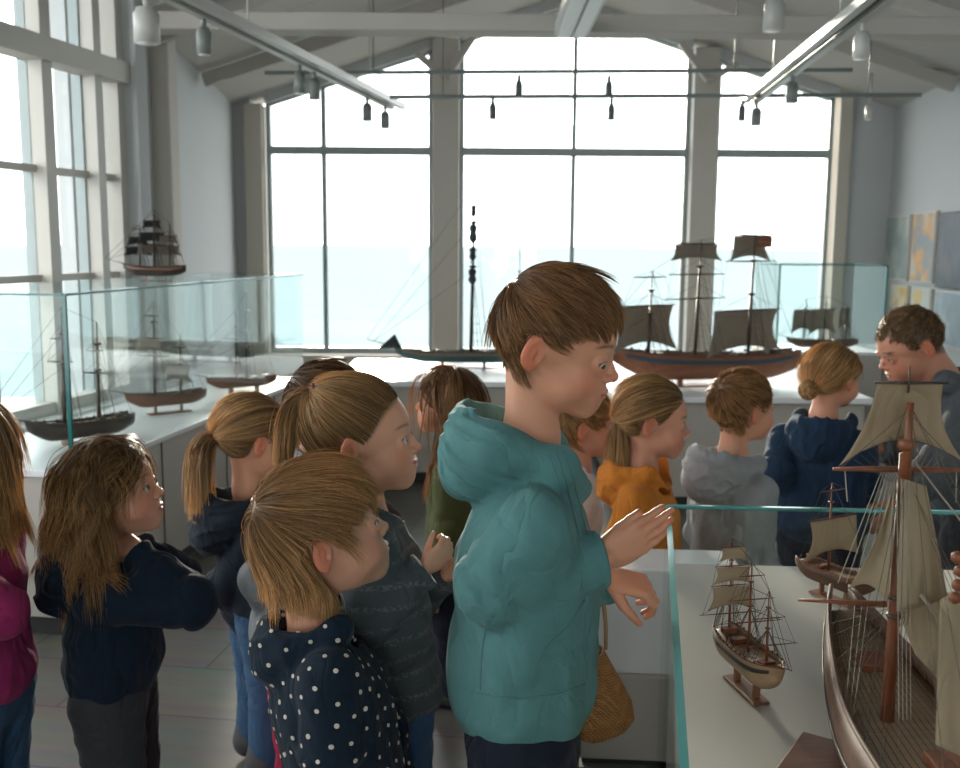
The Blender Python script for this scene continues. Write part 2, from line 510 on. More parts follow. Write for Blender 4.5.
def head_color(P, fr, o):
    Q = fr.l(P); n = len(Q); ax = np.abs(Q[:, 0])
    sk = np.array(o.get('skin', (0.57, 0.305, 0.205))); c = np.tile(sk, (n, 1))
    def blend(w, col):
        w = np.clip(w, 0, 1)[:, None]; c[:] = c * (1 - w) + np.array(col) * w
    M = Q.copy(); M[:, 0] = ax
    red = sk * V(1.0, 0.68, 0.62)
    blend(0.6 * np.exp(-((s_sph(M, V(0.19, 0.32, -0.19), 0)) / 0.11) ** 2) * 1.3, red)           # cheeks
    blend(0.7 * np.exp(-((s_sph(M, V(0.0, 0.50, -0.15), 0)) / 0.06) ** 2), red)            # nose
    ear = np.clip((ax - 0.335) / 0.03, 0, 1) * (np.abs(Q[:, 1] + 0.04) < 0.14) * (np.abs(Q[:, 2] + 0.05) < 0.17)
    blend(0.75 * ear, sk * V(1.0, 0.55, 0.45))
    sm = o.get('smile', 0.0); zc = -0.272 + sm * 3.0 * ax * ax
    lip = (((ax / (0.086 + 0.02*sm)) ** 2 + ((Q[:, 2] - zc) / 0.034) ** 2) < 1) & (Q[:, 1] > 0.36)
    blend(0.85 * lip, sk * V(0.92, 0.50, 0.50))
    inn = (np.abs(Q[:, 2] - zc + 0.0025) < 0.004 + o.get('gap', 0) * 0.8) & (ax < 0.085) & (Q[:, 1] > 0.33)
    blend(0.8 * inn, (0.12, 0.035, 0.03))
    if o.get('gap', 0) > 0.008:
        te = (np.abs(Q[:, 2] - zc - 0.006) < 0.008) & (ax < 0.06) & (Q[:, 1] > 0.33) & (Q[:, 1] < 0.42)
        blend(0.9 * te, (0.75, 0.70, 0.62))
    hc = np.array(o.get('haircol', (0.2, 0.12, 0.06)))
    bz = 0.082 - 1.6 * (ax - 0.13) ** 2 - 0.02 * o.get('adult', 0)
    brow = np.exp(-((Q[:, 2] - bz) / 0.013) ** 2) * np.clip((ax - 0.045) / 0.02, 0, 1) * np.clip((0.245 - ax) / 0.05, 0, 1) * (Q[:, 1] > 0.2)
    blend(min(1, o.get('brow', 0.75) + 0.25) * brow, hc * 0.5)
    # lashes: upper rim of the eye opening
    e = M - EYE; rr = np.linalg.norm(e, axis=1)
    zt = 0.034 * o.get('open', 1.0) - (e[:, 0] / 0.068) ** 2 * 0.022
    lash = (np.abs(e[:, 2] - zt - 0.004) < 0.009) & (np.abs(e[:, 0]) < 0.076) & (e[:, 1] > 0.02) & (rr < 0.11)
    blend(0.8 * lash, (0.08, 0.045, 0.03))
    low = (np.abs(e[:, 2] + zt * 0.85) < 0.006) & (np.abs(e[:, 0]) < 0.066) & (e[:, 1] > 0.02) & (rr < 0.11)
    blend(0.4 * low, (0.25, 0.10, 0.08))
    # scalp under the hair
    w = scalp(Q)
    blend(np.clip(w * 16 - 0.1, 0, 1) * (ax < 0.34 + 0.04 * (Q[:, 2] > 0.08)), hc * 0.7)
    return c

def hairline(Q):
    """height of the hairline at the depth of each point"""
    y = Q[:, 1]
    return np.interp(y, [-0.30, -0.14, -0.11, 0.05, 0.10, 0.20, 0.28, 0.36], [-0.27, -0.22, 0.00, 0.00, -0.03, 0.08, 0.185, 0.255])
def scalp(Q): return Q[:, 2] - hairline(Q)

def eyeball(fr, side, look, parent, iris=(0.10, 0.16, 0.20)):
    """eyeball with white, iris and pupil, gazing along look (head-local)"""
    s = fr.s; r = 0.0605 * s
    c = fr.w(EYE * V(side, 1, 1)); z = nrm(fr.d(nrm(look)))
    x = nrm(np.cross(z, V(0, 0, 1))); y = np.cross(z, x)
    rings = [0, 8, 12, 14, 26, 28, 32, 45, 60, 80, 100, 125, 155, 180]; n = 24
    v = []; f = []; mi = []
    for a in rings:
        a = math.radians(a); k = r * (1.03 if a < 0.45 else 1.0)
        for j in range(n):
            b = 2 * math.pi * j / n
            v.append(c + (z * math.cos(a) + (x * math.cos(b) + y * math.sin(b)) * math.sin(a)) * k)
    mb = MB()
    for i in range(len(rings) - 1):
        fs = [(i*n + j, i*n + (j+1) % n, (i+1)*n + (j+1) % n, (i+1)*n + j) for j in range(n)]
        m = 0 if i < 2 else (1 if i < 5 else 2)
        for q in fs: mb.f.append(q[::-1]); mb.m.append(m); mb.sm.append(True)
    mb.v = [tuple(p) for p in v]
    o = mb.build('eye', [M['pupil'], M['iris_' + ('brown' if iris[0] > iris[2] else 'blue')], M['eyewhite']], parent)
    return o

# ------------------------------------------------------------------ hair
def ell_push(p, c, r, lift):
    """push points out of an ellipsoid grown by lift"""
    R = np.asarray(r) + lift[:, None]
    q = (p - c) / R; k = np.linalg.norm(q, axis=1)
    m = k < 1
    p[m] = c + (p[m] - c) / k[m][:, None]
    return p
def cap_push(p, a, b, ra, rb, lift):
    t, d = seg(p, a, b); R = ra + (rb - ra) * t + lift
    ax = a + t[:, None] * (b - a); m = d < R
    p[m] = ax[m] + (p[m] - ax[m]) * (R[m] / np.maximum(d[m], 1e-6))[:, None]
    return p
CR = (V(0, -0.02, 0.10), V(0.355, 0.415, 0.395))

def strands_to_mesh(paths, w, cols, sides=3):
    """paths (n, m, 3) -> thin tapering tubes"""
    n, m, _ = paths.shape
    T = np.gradient(paths, axis=1); T /= np.linalg.norm(T, axis=2, keepdims=True) + 1e-9
    ref = np.tile(V(0.31, 0.52, 0.79), (n, m, 1))
    X = np.cross(T, ref); X /= np.linalg.norm(X, axis=2, keepdims=True) + 1e-9
    Y = np.cross(T, X)
    tp = np.interp(np.linspace(0, 1, m), [0, 0.1, 0.65, 1], [0.7, 1, 0.9, 0.15])
    rad = np.outer(w, tp)[:, :, None]
    rings = []
    for k in range(sides):
        a = 2 * math.pi * k / sides
        rings.append(paths + (X * math.cos(a) + Y * math.sin(a)) * rad)
    Vt = np.stack(rings, 2).reshape(-1, 3)                                   # n,m,sides
    base = (np.arange(n)[:, None, None] * m + np.arange(m - 1)[None, :, None]) * sides
    k = np.arange(sides)[None, None, :]; k2 = (k + 1) % sides
    q = np.stack([base + k, base + k2, base + sides + k2, base + sides + k], -1).reshape(-1, 4)
    C = np.repeat(cols.reshape(n * m, 3), sides, 0)
    return Vt, q, C

def grow_hair(fr, st, colliders, seed=1):
    """strands follow the skull away from the whorl, then hang; lengths in head heights"""
    R = np.random.RandomState(seed)
    n = st['n']; m = st.get('seg', 12)
    # roots
    roots = []
    while sum(map(len, roots)) < n:
        u = R.normal(size=(4000, 3)); u /= np.linalg.norm(u, axis=1)[:, None]
        p = CR[0] + u * CR[1]
        ok = scalp(p) > st.get('line', 0.0)
        if 'mask' in st: ok &= st['mask'](p)
        if 'comb' in st: ok &= (scalp(p) < 0.06) | (R.uniform(size=len(p)) < 0.55)
        else: ok &= np.linalg.norm(p - np.asarray(st.get('whorl', V(9, 9, 9)), float), axis=1) > 0.022
        roots.append(p[ok])
    p = np.concatenate(roots)[:n].copy()
    root = p.copy()
    wh = np.asarray(st.get('whorl', V(0.03, -0.33, 0.36)), float)
    g = nrm(V(0, 0, -1) @ fr.R)                                               # gravity, head-local
    L = st['length'](root) * R.uniform(0.82, 1.08, n)
    K = st.get('clumps', 160); ci = R.randint(0, n, K)
    near = np.argmin(((root[:, None, :] - root[ci][None]) ** 2).sum(2), 1)
    guide = ci[near]
    nz = R.normal(size=(n, 3)) * st.get('frizz', 0.10); nz = nz * 0.5 + nz[guide] * st.get('clumpnoise', 0.8)
    lift0 = R.uniform(0, 1, n) ** st.get('liftpow', 1.0)
    top = st.get('lift', 0.05)
    lift = top * lift0 if not callable(top) else top(root) * lift0
    fly = R.uniform(0, 1, n) > 1 - st.get('fly', 0.02)
    paths = np.zeros((n, m, 3)); prev = None; dead = np.zeros(n, bool)
    cl = [(fr.l(np.asarray(a)[None])[0], fr.l(np.asarray(b)[None])[0], ra / fr.s, rb / fr.s) for (a, b, ra, rb) in colliders]
    gr = st.get('grav', 0.35); mom = st.get('mom', 0.55)
    paths[:, 0] = p
    step = (L / (m - 1))
    ph = R.uniform(0, 6.28, n)[guide]; wv = st.get('wave', 0.0)
    for i in range(1, m):
        q = (p - CR[0]) / CR[1]; k = np.linalg.norm(q, axis=1)
        nr_ = q / CR[1]; nr_ /= np.linalg.norm(nr_, axis=1)[:, None]
        away = p - wh
        if 'comb' in st: away = away * st.get('combmix', 0.0) + st['comb'](p, root)
        away /= np.linalg.norm(away, axis=1)[:, None] + 1e-9
        t = away - nr_ * (away * nr_).sum(1)[:, None]; t /= np.linalg.norm(t, axis=1)[:, None] + 1e-9
        below = np.clip((CR[0][2] + 0.06 - p[:, 2]) / 0.25, 0, 1)
        gg = np.clip(gr + below * st.get('gravlow', 0.5) + (k > 1.35) * 0.5, 0, 1)[:, None]
        d = t * (1 - gg) + g * gg + nz
        if wv:
            d = d + wv * np.sin(ph + 9.0 * i / m * st.get('wfreq', 1.0))[:, None] * np.stack([np.cos(ph), np.sin(ph), 0 * ph], 1)
        if 'extra' in st: d = d + st['extra'](p, root)
        d /= np.linalg.norm(d, axis=1)[:, None] + 1e-9
        if prev is not None:
            d = d * (1 - mom) + prev * mom; d /= np.linalg.norm(d, axis=1)[:, None] + 1e-9
        prev = d
        p = p + d * step[:, None]
        ramp = min(1.0, i / (0.3 * m))
        lf = lift * (0.35 + 0.65 * ramp) + fly * 0.03 * ramp
        ell_push(p, CR[0], CR[1], lf + 0.008)
        ell_push(p, V(0, 0.09, -0.12), V(0.285, 0.30, 0.33), lf * 0.6 + 0.01)
        for (a, b, ra, rb) in cl: cap_push(p, a, b, ra, rb, lf * 0.5 + 0.005)
        if st.get('earcut', True):
            ear = (np.abs(p[:, 0]) > 0.27) & (((p[:, 1] + 0.045) / 0.095) ** 2 + ((p[:, 2] + 0.055) / 0.125) ** 2 < 1)
            dead = dead | ear
            p = np.where(dead[:, None], paths[:, i - 1], p)
        paths[:, i] = p
    tt = np.linspace(0, 1, m)[None, :, None] * st.get('clump', 0.45)
    off = (paths[guide] - paths)
    paths = paths + off * tt * (np.linalg.norm(root[guide] - root, axis=1) < 0.25)[:, None, None]
    return fr.w(paths.reshape(-1, 3)).reshape(paths.shape), R

def hair_cols(paths, R, st):
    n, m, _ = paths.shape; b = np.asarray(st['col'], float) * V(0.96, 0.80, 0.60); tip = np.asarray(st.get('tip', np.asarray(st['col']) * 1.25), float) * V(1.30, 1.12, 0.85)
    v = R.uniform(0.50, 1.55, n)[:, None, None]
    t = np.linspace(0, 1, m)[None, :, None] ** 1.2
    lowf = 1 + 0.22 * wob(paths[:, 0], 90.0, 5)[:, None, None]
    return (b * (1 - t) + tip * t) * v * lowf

def tail(fr, tie, d0, length, n, st, spread=0.06, out=0.10, seed=3, segs=14, colliders=(), g=1.0, bulge=0.0):
    """bunch of hair leaving a tie point (head-local), first along d0 and then hanging"""
    R = np.random.RandomState(seed)
    gl = nrm(V(0, 0, -1) @ fr.R); d0 = nrm(d0)
    p = np.tile(np.asarray(tie, float), (n, 1)) + R.normal(size=(n, 3)) * 0.022
    side = R.normal(size=(n, 3)); L = length * R.uniform(0.7, 1.05, n); st_ = L / (segs - 1)
    d = d0 + side * spread * 2.2; d /= np.linalg.norm(d, axis=1)[:, None]
    paths = np.zeros((n, segs, 3)); paths[:, 0] = p
    cl = [(fr.l(np.asarray(a)[None])[0], fr.l(np.asarray(b)[None])[0], ra / fr.s, rb / fr.s) for (a, b, ra, rb) in colliders]
    for i in range(1, segs):
        gv = gl * g + side * spread * (0.3 if i > segs * 0.4 else -0.0)
        w = out if i < 3 else out * 2.2
        d = d * (1 - w) + gv * w; d /= np.linalg.norm(d, axis=1)[:, None]
        p = p + d * st_[:, None]
        z0 = np.zeros(n) + 0.01
        ell_push(p, CR[0], CR[1], z0)
        for (a, b, ra, rb) in cl: cap_push(p, a, b, ra, rb, z0)
        paths[:, i] = p
    return fr.w(paths.reshape(-1, 3)).reshape(paths.shape), R

# ------------------------------------------------------------------ hands
def hand_sdf(w, a, n, L, right=True, curl=(0.25, 0.3, 0.35, 0.4), spread=0.10, thumb=(0.75, 0.15, 0.35), fore=None):
    """w wrist, a pointing direction, n palm normal, L hand length; curl in radians per knuckle"""
    a = nrm(a); n = nrm(np.asarray(n, float) - a * np.dot(a, n)); sd = np.cross(a, n) * (1 if right else -1)
    fl = [0.88, 1.0, 0.93, 0.74]; pr = []
    for i in range(4):
        o = (0.155, 0.053, -0.05, -0.145)[i]
        base = w + a * L * (0.50, 0.53, 0.515, 0.48)[i] + sd * o * L * 1.0
        inner = w + a * L * 0.2 + sd * o * L * 0.6
        cu = curl[i]; d = nrm(a + sd * spread * (1.5, 0.5, -0.5, -1.5)[i])
        pts = [inner, base]; ang = 0.0; p = base
        for j, ln in enumerate((0.215, 0.145, 0.115)):
            ang += cu * (0.8, 1.1, 0.8)[j]
            dd = d * math.cos(ang) + n * math.sin(ang)
            p = p + dd * ln * fl[i] * L; pts.append(p)
        pr.append((pts, [0.060 * L, 0.058 * L, 0.050 * L, 0.045 * L, 0.036 * L]))
    tb = w + a * L * 0.12 + sd * L * 0.13 + n * 0.04 * L
    td = nrm(a * thumb[0] + sd * 0.65 + n * thumb[1])
    t1 = tb + td * L * 0.24; td2 = nrm(td + a * thumb[2]); t2 = t1 + td2 * L * 0.17; t3 = t2 + nrm(td2 + a * 0.2 + n * 0.1) * L * 0.12
    tp = ([tb, t1, t2, t3], [0.085 * L, 0.066 * L, 0.054 * L, 0.042 * L])
    fb = w - a * L * 0.15 if fore is None else fore
    allp = [w, fb] + [q for f_ in pr for q in f_[0]] + tp[0]
    Rm = np.stack([sd, a, n], 1)
    def f(P):
        d = s_ell(P, w + a * L * 0.28, (0.225 * L, 0.33 * L, 0.085 * L), Rm)
        d = smin(d, s_cap(P, fb, w + a * 0.05 * L, 0.135 * L, 0.125 * L), 0.06 * L)
        fing = None
        for pts, rs in pr:
            e = s_chain(P, pts, rs, 0.012 * L)
            d = smin(d, s_cap(P, pts[0], pts[1], rs[0], rs[1]), 0.05 * L)
            fing = e if fing is None else np.minimum(fing, e)
        d = smin(d, fing, 0.02 * L)
        d = smin(d, s_chain(P, tp[0], tp[1], 0.02 * L), 0.035 * L)
        return d
    tips = [pts[-1] for pts, _ in pr] + [tp[0][-1]]
    return f, allp, tips, 0.05 * L

def skin_col(P, tips, tr, sk):
    c = np.tile(np.array(sk), (len(P), 1))
    for t in tips:
        w = np.clip(1.3 - np.linalg.norm(P - t, axis=1) / (tr * 1.6), 0, 1)[:, None] * 0.55
        c = c * (1 - w) + np.array(sk) * V(1.0, 0.62, 0.58) * w
    return c

# ------------------------------------------------------------------ clothes
def arm_folds(P, a, b, seed, amp):
    """gathers running round a sleeve, strongest near the bend at b"""
    t, _ = seg(P, a, b); ax = nrm(b - a); L = np.linalg.norm(b - a)
    q = (P - a) @ ax
    w = wob(P, 24, seed)
    s = 1.4 * np.abs(np.sin((q / L * 15 + w * 2.4) * 0.5)) - 0.9
    near = np.exp(-((q / L - 1.0) / 0.35) ** 2) + 0.4 * np.exp(-((q / L) / 0.25) ** 2)
    return amp * s * near

def top_sdf(sk, o):
    """hoodie or jumper around the skeleton sk"""
    br, bf = sk['br'], sk['bf']; k = sk['k']
    N, C, Wt, Pv = sk['N'], sk['C'], sk['W'], sk['P']
    wide = o.get('wide', 1.42); rt = o.get('fat', 1.0) * k
    amp = o.get('amp', 0.004); sd = o.get('seed', 3)
    hem = o['hem']; cz = o.get('cuff', 0.96)
    arms = [(sk['RS'], sk['RE'], sk['RW']), (sk['LS'], sk['LE'], sk['LW'])]
    ur, lr, cr = o.get('ur', 0.047) * k, o.get('lr', 0.040) * k, o.get('cr', 0.032) * k
    neckr = o.get('neckr', 0.050) * k
    nt = sk['NT']; hood = o.get('hood'); hp = o.get('hoodp', {})
    belly = o.get('belly', 0.0)
    def f(P):
        Q = squash(P, N, br, wide)
        sq = lambda p: squash(np.asarray(p)[None], N, br, wide)[0]
        d = s_chain(Q, [sq(N - V(0, 0, 0.045*k)), sq(C), sq(Wt + bf * belly), sq(Pv)], [0.045*rt, 0.079*rt, 0.080*rt, 0.086*rt], 0.03*k)
        below = (P[:, 2] - hem)
        d = smax(d, -below, 0.012 * k)
        # rib at the hem pulls the cloth in
        band = np.exp(-((P[:, 2] - hem - 0.012*k) / (0.020*k)) ** 2)
        d = d + o.get('rib', 0.006) * k * band - o.get('blouse', 0.006) * k * np.exp(-((P[:, 2] - hem - 0.075*k) / (0.04*k)) ** 2)
        # yoke
        sh = s_cap(P, sk['RS'] + V(0, 0, -0.008*k), sk['LS'] + V(0, 0, -0.008*k), 0.044*k, 0.044*k)
        d = smin(d, sh, 0.04*k)
        d = smin(d, s_cap(P, N - V(0, 0, 0.03*k), (sk['RS'] + sk['LS']) / 2 - V(0,0,.03*k), 0.050*k, 0.062*k), 0.035*k)
        # body folds
        fz = np.abs(wob(P * V(1, 1, 0.5), 34, sd)) * 1.6 - 0.5 + 0.5 * (ridge(P, 26, sd + 1, (1, 1, 0.6)) - 0.35)
        d = d - amp * 1.5 * fz * np.clip((N[2] - P[:, 2]) / (0.12*k), 0.15, 1) * np.clip((P[:, 2] - hem) / (0.07*k), 0.25, 1)
        for i, (S, E, Wr) in enumerate(arms):
            a1 = s_cap(P, S, E, ur, lr * 1.1); a2 = s_cap(P, E, Wr, lr * 1.1, cr * 1.12)
            a1 = a1 - arm_folds(P, S, E, sd + i, amp * 1.7)
            a2 = a2 - arm_folds(P, Wr, E, sd + 5 + i, amp * 1.5)
            a = smin(a1, a2, 0.022*k)
            ax = nrm(Wr - E); q = (P - Wr) @ ax
            a = a + 0.006*k * np.exp(-((q + 0.012*k) / (0.020*k)) ** 2) - 0.003*k * np.exp(-((q + 0.055*k) / (0.02*k)) ** 2)
            a = smax(a, q - 0.012*k, 0.004*k)
            d = smin(d, a, o.get('pit', 0.007)*k)
        # neck opening
        hole = s_cap(P, N - V(0, 0, 0.03*k) + bf*0.012*k, nt + (nt - N) * 0.5 + bf * 0.01*k, neckr * o.get('holek', 1.0), neckr * 1.25)
        if not hood:
            collar = s_cap(P, N - V(0, 0, 0.03*k), N + nrm(nt - N) * 0.016 * k, neckr * 1.25, neckr * 1.16)
            d = smin(d, collar, 0.015*k)
            d = smax(d, -hole, 0.006*k)
        if hood:
            u = V(0, 0, 1)
            h1 = hp.get('size', 1.0) * k
            hc = N - bf * 0.058 * h1 + u * hp.get('up', 0.018) * k + br * hp.get('side', 0.0) * k
            RR = np.stack([br, bf, u], 1) @ rotx(hp.get('tilt', -28))
            out = s_ell(P, hc, (0.092*h1, 0.078*h1, 0.070*h1), RR)
            out = smin(out, s_ell(P, hc - bf*0.028*h1 - u*0.035*h1, (0.070*h1, 0.050*h1, 0.06*h1), RR), 0.03*k)
            out = out - amp * 1.2 * (ridge(P, 42, sd + 9, (1, 1, 1.6)) - 0.3)
            inn = s_ell(P, hc + u * 0.040*h1 + bf * 0.030*h1, (0.070*h1, 0.074*h1, 0.070*h1), RR)
            out = smax(out, -inn, 0.014*k)
            # the two edges that come round to the front of the neck
            fr_ = N + bf * 0.058*k - u * 0.012*k
            for s_ in (-1, 1):
                e = s_chain(P, [hc + br * s_ * 0.078*h1 + u*0.006, N + br * s_ * 0.062*k + bf*0.025*k + u*0.012*k, fr_ + br * s_ * 0.018*k - u*0.01*k], [0.026*h1, 0.021*k, 0.013*k], 0.02*k)
                out = smin(out, e, 0.022*k)
            d = smin(d, out, 0.016*k)
            d = smax(d, -hole, 0.008*k)
        return d
    pts = [N + V(0,0,.05*k), Pv, sk['RS'], sk['RE'], sk['RW'], sk['LS'], sk['LE'], sk['LW'], N - bf*0.15*k]
    lo, hi = bounds(pts, 0.13 * k * max(1, o.get('fat', 1)))
    lo[2] = max(lo[2], min(hem, sk['RW'][2] - .05*k, sk['LW'][2] - .05*k, sk['RE'][2] - .07*k, sk['LE'][2] - .07*k) - 0.02)
    return f, lo, hi

def trouser_sdf(sk, o):
    k = sk['k']; br, bf = sk['br'], sk['bf']; fat = o.get('legfat', 1.0)
    def f(P):
        Q = squash(P, sk['P'], br, 1.35); 
        d = s_cap(Q, sk['P'] + V(0,0,0.03*k), sk['P'] - V(0, 0, 0.03*k), 0.070*k, 0.070*k)
        for s in 'RL':
            H, K, A = sk[s + 'H'], sk[s + 'K'], sk[s + 'A']
            e = s_chain(P, [H, K, A], [0.068*k*fat, 0.050*k*fat, 0.040*k*fat], 0.02*k)
            e = e - 0.0035 * (ridge(P, 30, 4, (1, 1, 1.5)) - 0.3)
            if o.get('cutank', True): e = smax(e, -(P[:, 2] - 0.035*k), 0.004)
            d = smin(d, e, 0.012*k)
        return d
    pts = [sk['P'] + V(0,0,.08*k), sk['RH'], sk['LH'], sk['RK'], sk['LK'], sk['RA'], sk['LA']]
    lo, hi = bounds(pts, 0.11*k); lo[2] = max(lo[2], 0.0)
    return f, lo, hi

def make_skel(o):
    s = o['s']; k = o.get('k', o['H']); hd = math.radians(o['body'])
    bf = V(math.sin(hd), math.cos(hd), 0); br = V(math.cos(hd), -math.sin(hd), 0)
    fr = Frame(o['head'], o['hd'], o.get('pitch', 0), o.get('roll', 0), s)
    N = o['neck'] if 'neck' in o else fr.w(V(0, -0.12, -0.62))
    pz = o.get('pz', 0.47 * o['H'])
    sk = dict(k=k, bf=bf, br=br, fr=fr, N=np.asarray(N, float), s=s)
    P = np.asarray(o.get('pelvis', V(N[0], N[1], pz) - bf * 0.0), float)
    sk['P'] = P; U = nrm(N - P)
    sk['C'] = N - U * 0.115 * k; sk['W'] = P + (N - P) * 0.35
    sk['NT'] = fr.w(V(0, -0.08, -0.25))
    sw = o.get('sw', 0.098) * k
    sk['RS'] = N + br * sw - U * 0.052 * k; sk['LS'] = N - br * sw - U * 0.052 * k
    dE = -U * 0.155 * k; dW = -U * 0.14 * k + bf * 0.04 * k
    sk['RE'] = sk['RS'] + dE + br * 0.02*k; sk['LE'] = sk['LS'] + dE - br * 0.02*k
    sk['RW'] = sk['RE'] + dW; sk['LW'] = sk['LE'] + dW
    for q in ('RS', 'LS', 'RE', 'LE', 'RW', 'LW'):
        if q in o: sk[q] = np.asarray(o[q], float)
    hw = 0.050 * k
    ft = o.get('feet', V(P[0], P[1], 0)); ft = V(ft[0], ft[1], 0)
    for sd_, g in (('R', 1), ('L', -1)):
        sk[sd_ + 'H'] = P + br * hw * g - V(0, 0, 0.03 * k)
        A = ft + br * (hw + 0.012*k) * g + V(0, 0, 0.055 * k)
        sk[sd_ + 'A'] = A
        sk[sd_ + 'K'] = (sk[sd_ + 'H'] + A) / 2 + bf * 0.014 * k
        for q in ('K', 'A', 'H'):
            if sd_ + q in o: sk[sd_ + q] = np.asarray(o[sd_ + q], float)
    return sk

def make_person(o):
    sk = make_skel(o); k = sk['k']; fr = sk['fr']; s = sk['s']
    root = empty('person', (sk['P'][0], sk['P'][1], 0))
    tag(root, o['label'], 'person', o.get('group'))
    inv = -V(sk['P'][0], sk['P'][1], 0)
    place = lambda ob: (setattr(ob, 'parent', root), setattr(ob, 'location', tuple(inv)))
    ho = o.get('face', {}); ho.setdefault('haircol', o['hair']['col'])
    # ---- body: one skin mesh
    hs = o.get('res', 1.6) * 0.001
    hf = head_sdf(fr, (sk['N'] - V(0, 0, 0.02*k), o.get('neckr', 0.034) * k), ho)
    lo, hi = bounds([fr.c], 0.60 * s); nlo = sk['N'] - 0.10 * k
    lo = np.minimum(lo, sk['N'] - V(0.05, 0.05, 0.05) * k); hi = np.maximum(hi, sk['N'] + 0.05 * k)
    v, q = polygonize(hf, lo, hi, hs)
    isl = [(v, q, head_color(v, fr, ho))]
    skin = ho.get('skin', (0.57, 0.305, 0.205))
    HL = o.get('hlen', 0.62 * s)
    for sd_, right in (('R', True), ('L', False)):
        hd = o.get('hand' + sd_)
        fore = nrm(sk[sd_ + 'W'] - sk[sd_ + 'E'])
        if hd is None: hd = dict(a=fore, n=-sk['br'] * (1 if right else -1))
        if hd == 'none': continue
        wpt = sk[sd_ + 'W'] + fore * 0.012 * k
        f2, ap, tips, tr = hand_sdf(wpt, hd['a'], hd['n'], HL, right, hd.get('curl', (0.3, 0.35, 0.4, 0.45)), hd.get('spread', 0.08), hd.get('thumb', (0.75, 0.15, 0.35)), fore=sk[sd_ + 'W'] - fore * 0.05 * k)
        l2, h2 = bounds(ap, 0.16 * HL)
        v, q = polygonize(f2, l2, h2, hd.get('res', max(hs, 0.0018)))
        isl.append((v, q, skin_col(v, tips, tr, skin)))
    def inner(P):
        Q = squash(P, sk['N'], sk['br'], 1.3)
        sq = lambda p: squash(np.asarray(p)[None], sk['N'], sk['br'], 1.3)[0]
        d = s_chain(Q, [sq(sk['N'] - V(0,0,.05*k)), sq(sk['C']), sq(sk['W']), sq(sk['P'])], [0.028*k, 0.055*k, 0.054*k, 0.058*k], 0.02)
        for z in 'RL':
            d = smin(d, s_chain(P, [sk[z+'S'], sk[z+'E'], sk[z+'W']], [0.026*k, 0.024*k, 0.018*k]), 0.015)
            d = smin(d, s_chain(P, [sk[z+'H'], sk[z+'K'], sk[z+'A']], [0.048*k, 0.034*k, 0.024*k]), 0.015)
        return d
    lo, hi = bounds([sk[q] for q in ('N','P','RS','LS','RE','LE','RW','LW','RK','LK','RA','LA')], 0.08*k)
    v, q = polygonize(inner, lo, hi, 0.010)
    isl.append((v, q, np.tile(np.array(skin), (len(v), 1))))
    v, q, c = merge(isl)
    b = mesh_np('body', v, q, mats=[M['skin']], colors=c); place(b)
    if o.get('eyes', True):
        for sd_ in (-1, 1):
            e = eyeball(fr, sd_, o.get('look', V(0, 1, 0)), None, o.get('iris', (0.1, 0.16, 0.2))); place(e)
    # ---- garments
    g = o['top']; gres = o.get('gres', 4.5) * 0.001
    tf, lo, hi = top_sdf(sk, g)
    v, q = polygonize(tf, lo, hi, gres)
    t = mesh_np(g['name'], v, q, mats=[g['mat']]); place(t)
    if g.get('dots'):
        me = t.data; R = np.random.RandomState(4); nv = len(v)
        no = np.zeros(nv * 3, dtype=np.float32); me.vertices.foreach_get('normal', no); no = no.reshape(-1, 3)
        # even scatter of round dots over the cloth
        order = R.permutation(nv); keep = []; cell = {}; mind = g.get('dotgap', 0.021)
        for i in order:
            p = v[i]; key = tuple((p // mind).astype(int)); ok = True
            for dx in (-1, 0, 1):
                for dy in (-1, 0, 1):
                    for dz in (-1, 0, 1):
                        for j in cell.get((key[0]+dx, key[1]+dy, key[2]+dz), ()):
                            if np.sum((v[j] - p) ** 2) < mind * mind: ok = False
            if ok: keep.append(i); cell.setdefault(key, []).append(i)
        mb = MB(); rr = g.get('dotr', 0.0036)
        for i in keep:
            n_ = nrm(no[i]); x = nrm(np.cross(n_, V(0.2, 0.3, 0.9))); y = np.cross(n_, x); c0 = v[i] + n_ * 0.0009
            e = rr * R.uniform(0.85, 1.15)
            ring = [c0 + (x * math.cos(a) * e + y * math.sin(a) * e * 0.9) for a in np.linspace(0, 2 * math.pi, 11)[:-1]]
            low = [p - n_ * 0.002 for p in ring]
            mb.add(ring + low, [tuple(range(10))] + [(j, j + 10, (j+1) % 10 + 10, (j+1) % 10) for j in range(10)])
        dmat = g['dots']
        # the print belongs to the cloth: same mesh, second colour
        me2 = mesh_join(t, mb, dmat)
    tr = o['trousers']
    pf, lo, hi = trouser_sdf(sk, tr)
    v, q = polygonize(pf, lo, hi, o.get('pres', 6.5) * 0.001)
    p_ = mesh_np(tr.get('name', 'trousers'), v, q, mats=[tr['mat']]); place(p_)
    for z in 'RL':
        A = sk[z + 'A']; fw = o.get('footdir', sk['bf'])
        heel = V(A[0], A[1], 0.036*k) - fw * 0.012*k; toe = V(A[0], A[1], 0.028*k) + fw * 0.095*k
        def sf(P):
            d = s_cap(P, heel, toe, 0.036*k, 0.030*k); d = smin(d, s_cap(P, heel + V(0,0,.02*k), heel + V(0,0,.04*k), 0.034*k, 0.032*k), 0.02*k)
            return smax(d, -(P[:, 2] - 0.004), 0.004)
        if o.get('shoes', True):
            l2, h2 = bounds([heel, toe, heel + V(0,0,.05*k)], 0.045*k)
            v, q = polygonize(sf, l2, h2, 0.006)
            sh = mesh_np('shoe', v, q, mats=[M['shoe']]); place(sh)
    # ---- hair
    h = o['hair']
